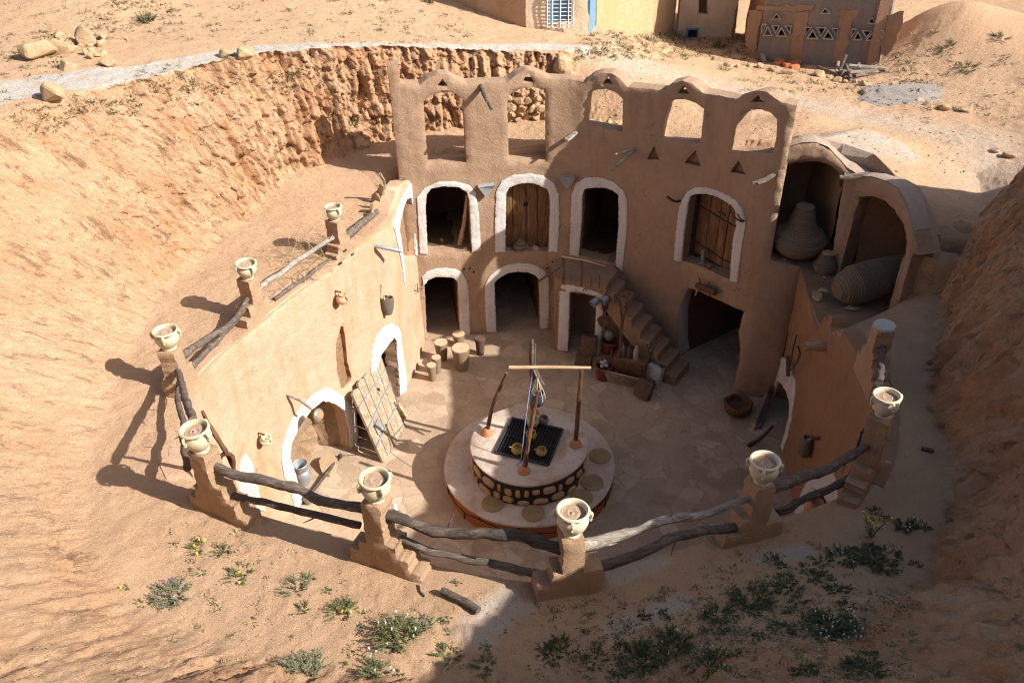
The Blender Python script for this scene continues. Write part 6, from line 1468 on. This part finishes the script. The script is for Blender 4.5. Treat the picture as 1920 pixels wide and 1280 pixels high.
W1.room('window_glass',h1_[0],.02,'blue',HS,start=.15)
gl=MB(); q0,q1=h1_[0][0][0]-.06,h1_[0][2][0]+.06; zb=h1_[0][0][1]-.05
for k in range(24): gl.tube([W1.pt(q0,zb+k*.09,.1),W1.pt(q1,zb+k*.09,.1)],.011,4)
for q in (q0,q0+.12,(q0+q1)/2,q1-.12,q1): gl.tube([W1.pt(q,zb,.11),W1.pt(q,zb+2.1,.11)],.014,4)
for k in range(3):
    for s_ in (-1,1): c_=W1.pt((q0+q1)/2+s_*.14,zb+.85+k*.4,.12); gl.tube([c_+Vector((.1*math.cos(a),0,.1*math.sin(a))) for a in np.linspace(0,6.28,10)],.010,4)
gl.build('window_grille','paleblue',HS)
l0=at(870,YH+.0); l0=Vector((c0.x-2.9,YH+1.6,3)); house_wall(l0,c0,2.5,'tan','side_wall',HS,seed=4)
d0=Vector((c1.x,YH,3)); d1=Vector((c1.x+.12,YH+1.3,3)); d2=Vector((q2.x,q2.y,3)); d4=Vector((q4.x,q4.y,3)); d3=d4+Vector((-.03,.25,0)); d5=Vector((q5.x,q5.y,3))
house_wall(d0,Vector((c1.x+.3,YH+1.3,3)),2.0,'blue','blue_door_frame',HS,seed=5)
house_wall(Vector((c1.x+.3,YH+1.3,3)),d2,2.0,'peach','recessed_wall',HS,seed=6)
house_wall(d2,d3,2.0,'tan','bare_stone_wall',HS,seed=7)
W5,h5=house_wall(d4,d5,2.0,'cream','right_wall',HS,seed=8,holes=[[(1310,26),(1310,-20),(1327,-20),(1327,28)]])
W5.room('shutter_window',h5[0],.05,'shutter',HS,start=.12)
q=W5.P3(1298,62,.03); MB().box(q,(.36,.04,.3),bev=.01).build('vent_frame','blue',HS); MB().box(q+Vector((0,-.02,0)),(.26,.03,.2)).build('vent_opening','dark',HS)
e0=d5; e1=Vector((e0.x+.45,e0.y+1.6,3)); house_wall(e0,e1,2,'cement_brown','passage_side',HS,seed=9); house_wall(e1,Vector((e1.x+1.4,e1.y+.1,3)),2,'cream','far_wall',HS,seed=10)
V=[c0+Vector((0,0,0)),l0,l0+Vector((0,5,0)),e1+Vector((2,4,0)),e1,d5,d4,d3,d2,Vector((c1.x+.3,YH+1.3,3)),c1]; V=[Vector((q.x,q.y,7.98)) for q in V]
MB().add(V+[q+Vector((0,0,.2)) for q in V],[list(range(11))[::-1],[11+k for k in range(11)]]+[[k,(k+1)%11,11+(k+1)%11,11+k] for k in range(11)]).build('roof','tan',HS,smooth=False)
pL=G(1418,110); pR=G(1640,122); 
LB=thing('lattice_building','grey brown building with three rows of triangular air vents','building',pL)
g0_=Vector((pL.x,pL.y,3)); g1_=Vector((pR.x+.1,pR.y,3))
kx=lambda p:Zm(1300,0,3.0968,p)
TR=[]
for pts_ in ([(465,108),(487,82),(503,108)],[(748,76),(768,50),(790,76)],[(1020,133),(1040,103),(1056,135)],
 [(400,190),(403,142),(424,144)],[(415,202),(436,160),(455,202)],[(462,152),(498,152),(480,188)],[(490,206),(515,166),(538,207)],[(540,153),(568,153),(563,190)],
 [(652,195),(654,160),(684,161)],[(668,220),(695,180),(720,222)],[(724,162),(766,164),(742,205)],[(760,222),(785,182),(810,224)],[(812,167),(838,167),(834,205)],
 [(921,210),(924,170),(946,171)],[(938,228),(958,190),(978,228)],[(988,180),(1032,181),(1008,212)],[(1012,230),(1048,190),(1072,232)],[(1076,180),(1104,180),(1100,215)]): TR.append(kx(pts_))
WL,hl=house_wall(g0_,g1_,2.8,'cement','front_wall',LB,holes=TR,thick=.35,seed=12)
for h in hl:
    WL.room('vent_opening',h,.1,'dark',LB,start=.34)
    m=sum((Vector(p) for p in h),Vector((0,0)))/len(h); oo=[tuple(m+(Vector(p)-m)*1.42) for p in h]; 
    fr=MB(); n_=len(h)
    Vv=[WL.pt(a,b,.05) for a,b in h]+[WL.pt(a,b,.05) for a,b in oo]; fr.add(Vv,[[k,(k+1)%n_,n_+(k+1)%n_,n_+k] for k in range(n_)]); 
    me=bpy.data.meshes.new('f'); me.from_pydata(fr.v,[],fr.f); of=link('vent_rim',me,'graywhite',LB); s_=of.modifiers.new('s','SOLIDIFY'); s_.thickness=.03
for poly_ in ([(300,260),(325,65),(410,60),(395,110),(380,160),(370,230),(360,310)],[(560,360),(575,160),(585,90),(560,75),(665,60),(660,160),(640,250),(620,362)],[(810,368),(835,200),(858,60),(955,55),(960,75),(925,120),(905,220),(880,372)],[(1080,320),(1105,200),(1130,120),(1125,85),(1232,60),(1205,170),(1180,240),(1120,330)],[(370,62),(372,34),(700,30),(690,62),(560,70)]):
    WL.panel('brown_pilaster',WL.H(kx(poly_)),'cement_brown',thick=.06,grid=.15,parent=LB,off=.04,extra=.01,jit=.03)
r2_=Vector((g1_.x+.6,g1_.y+3,3)); house_wall(g1_,r2_,3,'cement_brown','side_wall',LB,seed=13); house_wall(Vector((g0_.x+.4,g0_.y+3,3)),g0_,2.8,'cement_brown','side_wall',LB,seed=14)
Vr=[g0_,g1_,r2_,Vector((g0_.x+.4,g0_.y+3,3))]; Vr=[Vector((q.x,q.y,7.97)) for q in Vr]; MB().add(Vr+[q+Vector((0,0,.2)) for q in Vr],[[3,2,1,0],[4,5,6,7]]+[[k,(k+1)%4,4+(k+1)%4,4+k] for k in range(4)]).build('roof','cement',LB,smooth=False)
# ---------------------------------------------------------------- light, sky, camera
w=bpy.data.worlds.new('World'); sc.world=w; w.use_nodes=True; nt=w.node_tree
sky=nt.nodes.new('ShaderNodeTexSky'); sky.sky_type='NISHITA'; sky.sun_disc=False
EL=math.radians(36.8); SV=Vector((.935,-.355,0)).normalized()
sky.sun_elevation=EL; sky.sun_rotation=math.atan2(SV.x,SV.y); sky.dust_density=3.0
nt.links.new(sky.outputs[0],nt.nodes['Background'].inputs[0]); nt.nodes['Background'].inputs[1].default_value=.085
L=bpy.data.lights.new('sun','SUN'); L.energy=5.0; L.angle=math.radians(.53); L.color=(1,.955,.89)
lo=bpy.data.objects.new('sun',L); COL.objects.link(lo)
lo.rotation_euler=Vector((SV.x*math.cos(EL),SV.y*math.cos(EL),math.sin(EL))).to_track_quat('Z','Y').to_euler()
cam=bpy.data.cameras.new('camera'); co=bpy.data.objects.new('camera',cam); COL.objects.link(co); sc.camera=co
cam.sensor_width=36; cam.lens=36*F/1920; cam.clip_start=.1; cam.clip_end=2000
right=Vector((cr,0,0)); 
fw=Vector((0,ct,-st)); dn=Vector((0,-st,-ct)); rt=Vector((1,0,0))
ex=rt*cr+dn*sr       # image right in world
ey=-(dn*cr-rt*sr)    # image up in world
mw=Matrix((ex,ey,-fw)).transposed().to_4x4(); mw.translation=Vector((0,0,HC)); co.matrix_world=mw
sc.view_settings.view_transform='Standard'; sc.view_settings.look='None'; sc.view_settings.exposure=.76; sc.view_settings.gamma=1
sc.cycles.max_bounces=6; sc.cycles.diffuse_bounces=4
sc.cycles.use_denoising=True; sc.cycles.denoiser='OPENIMAGEDENOISE'; sc.cycles.denoising_input_passes='RGB_ALBEDO_NORMAL'; sc.cycles.denoising_prefilter='NONE'
sc.cycles.sample_clamp_indirect=4; sc.cycles.pixel_filter_type='BLACKMAN_HARRIS'; sc.cycles.filter_width=1.2
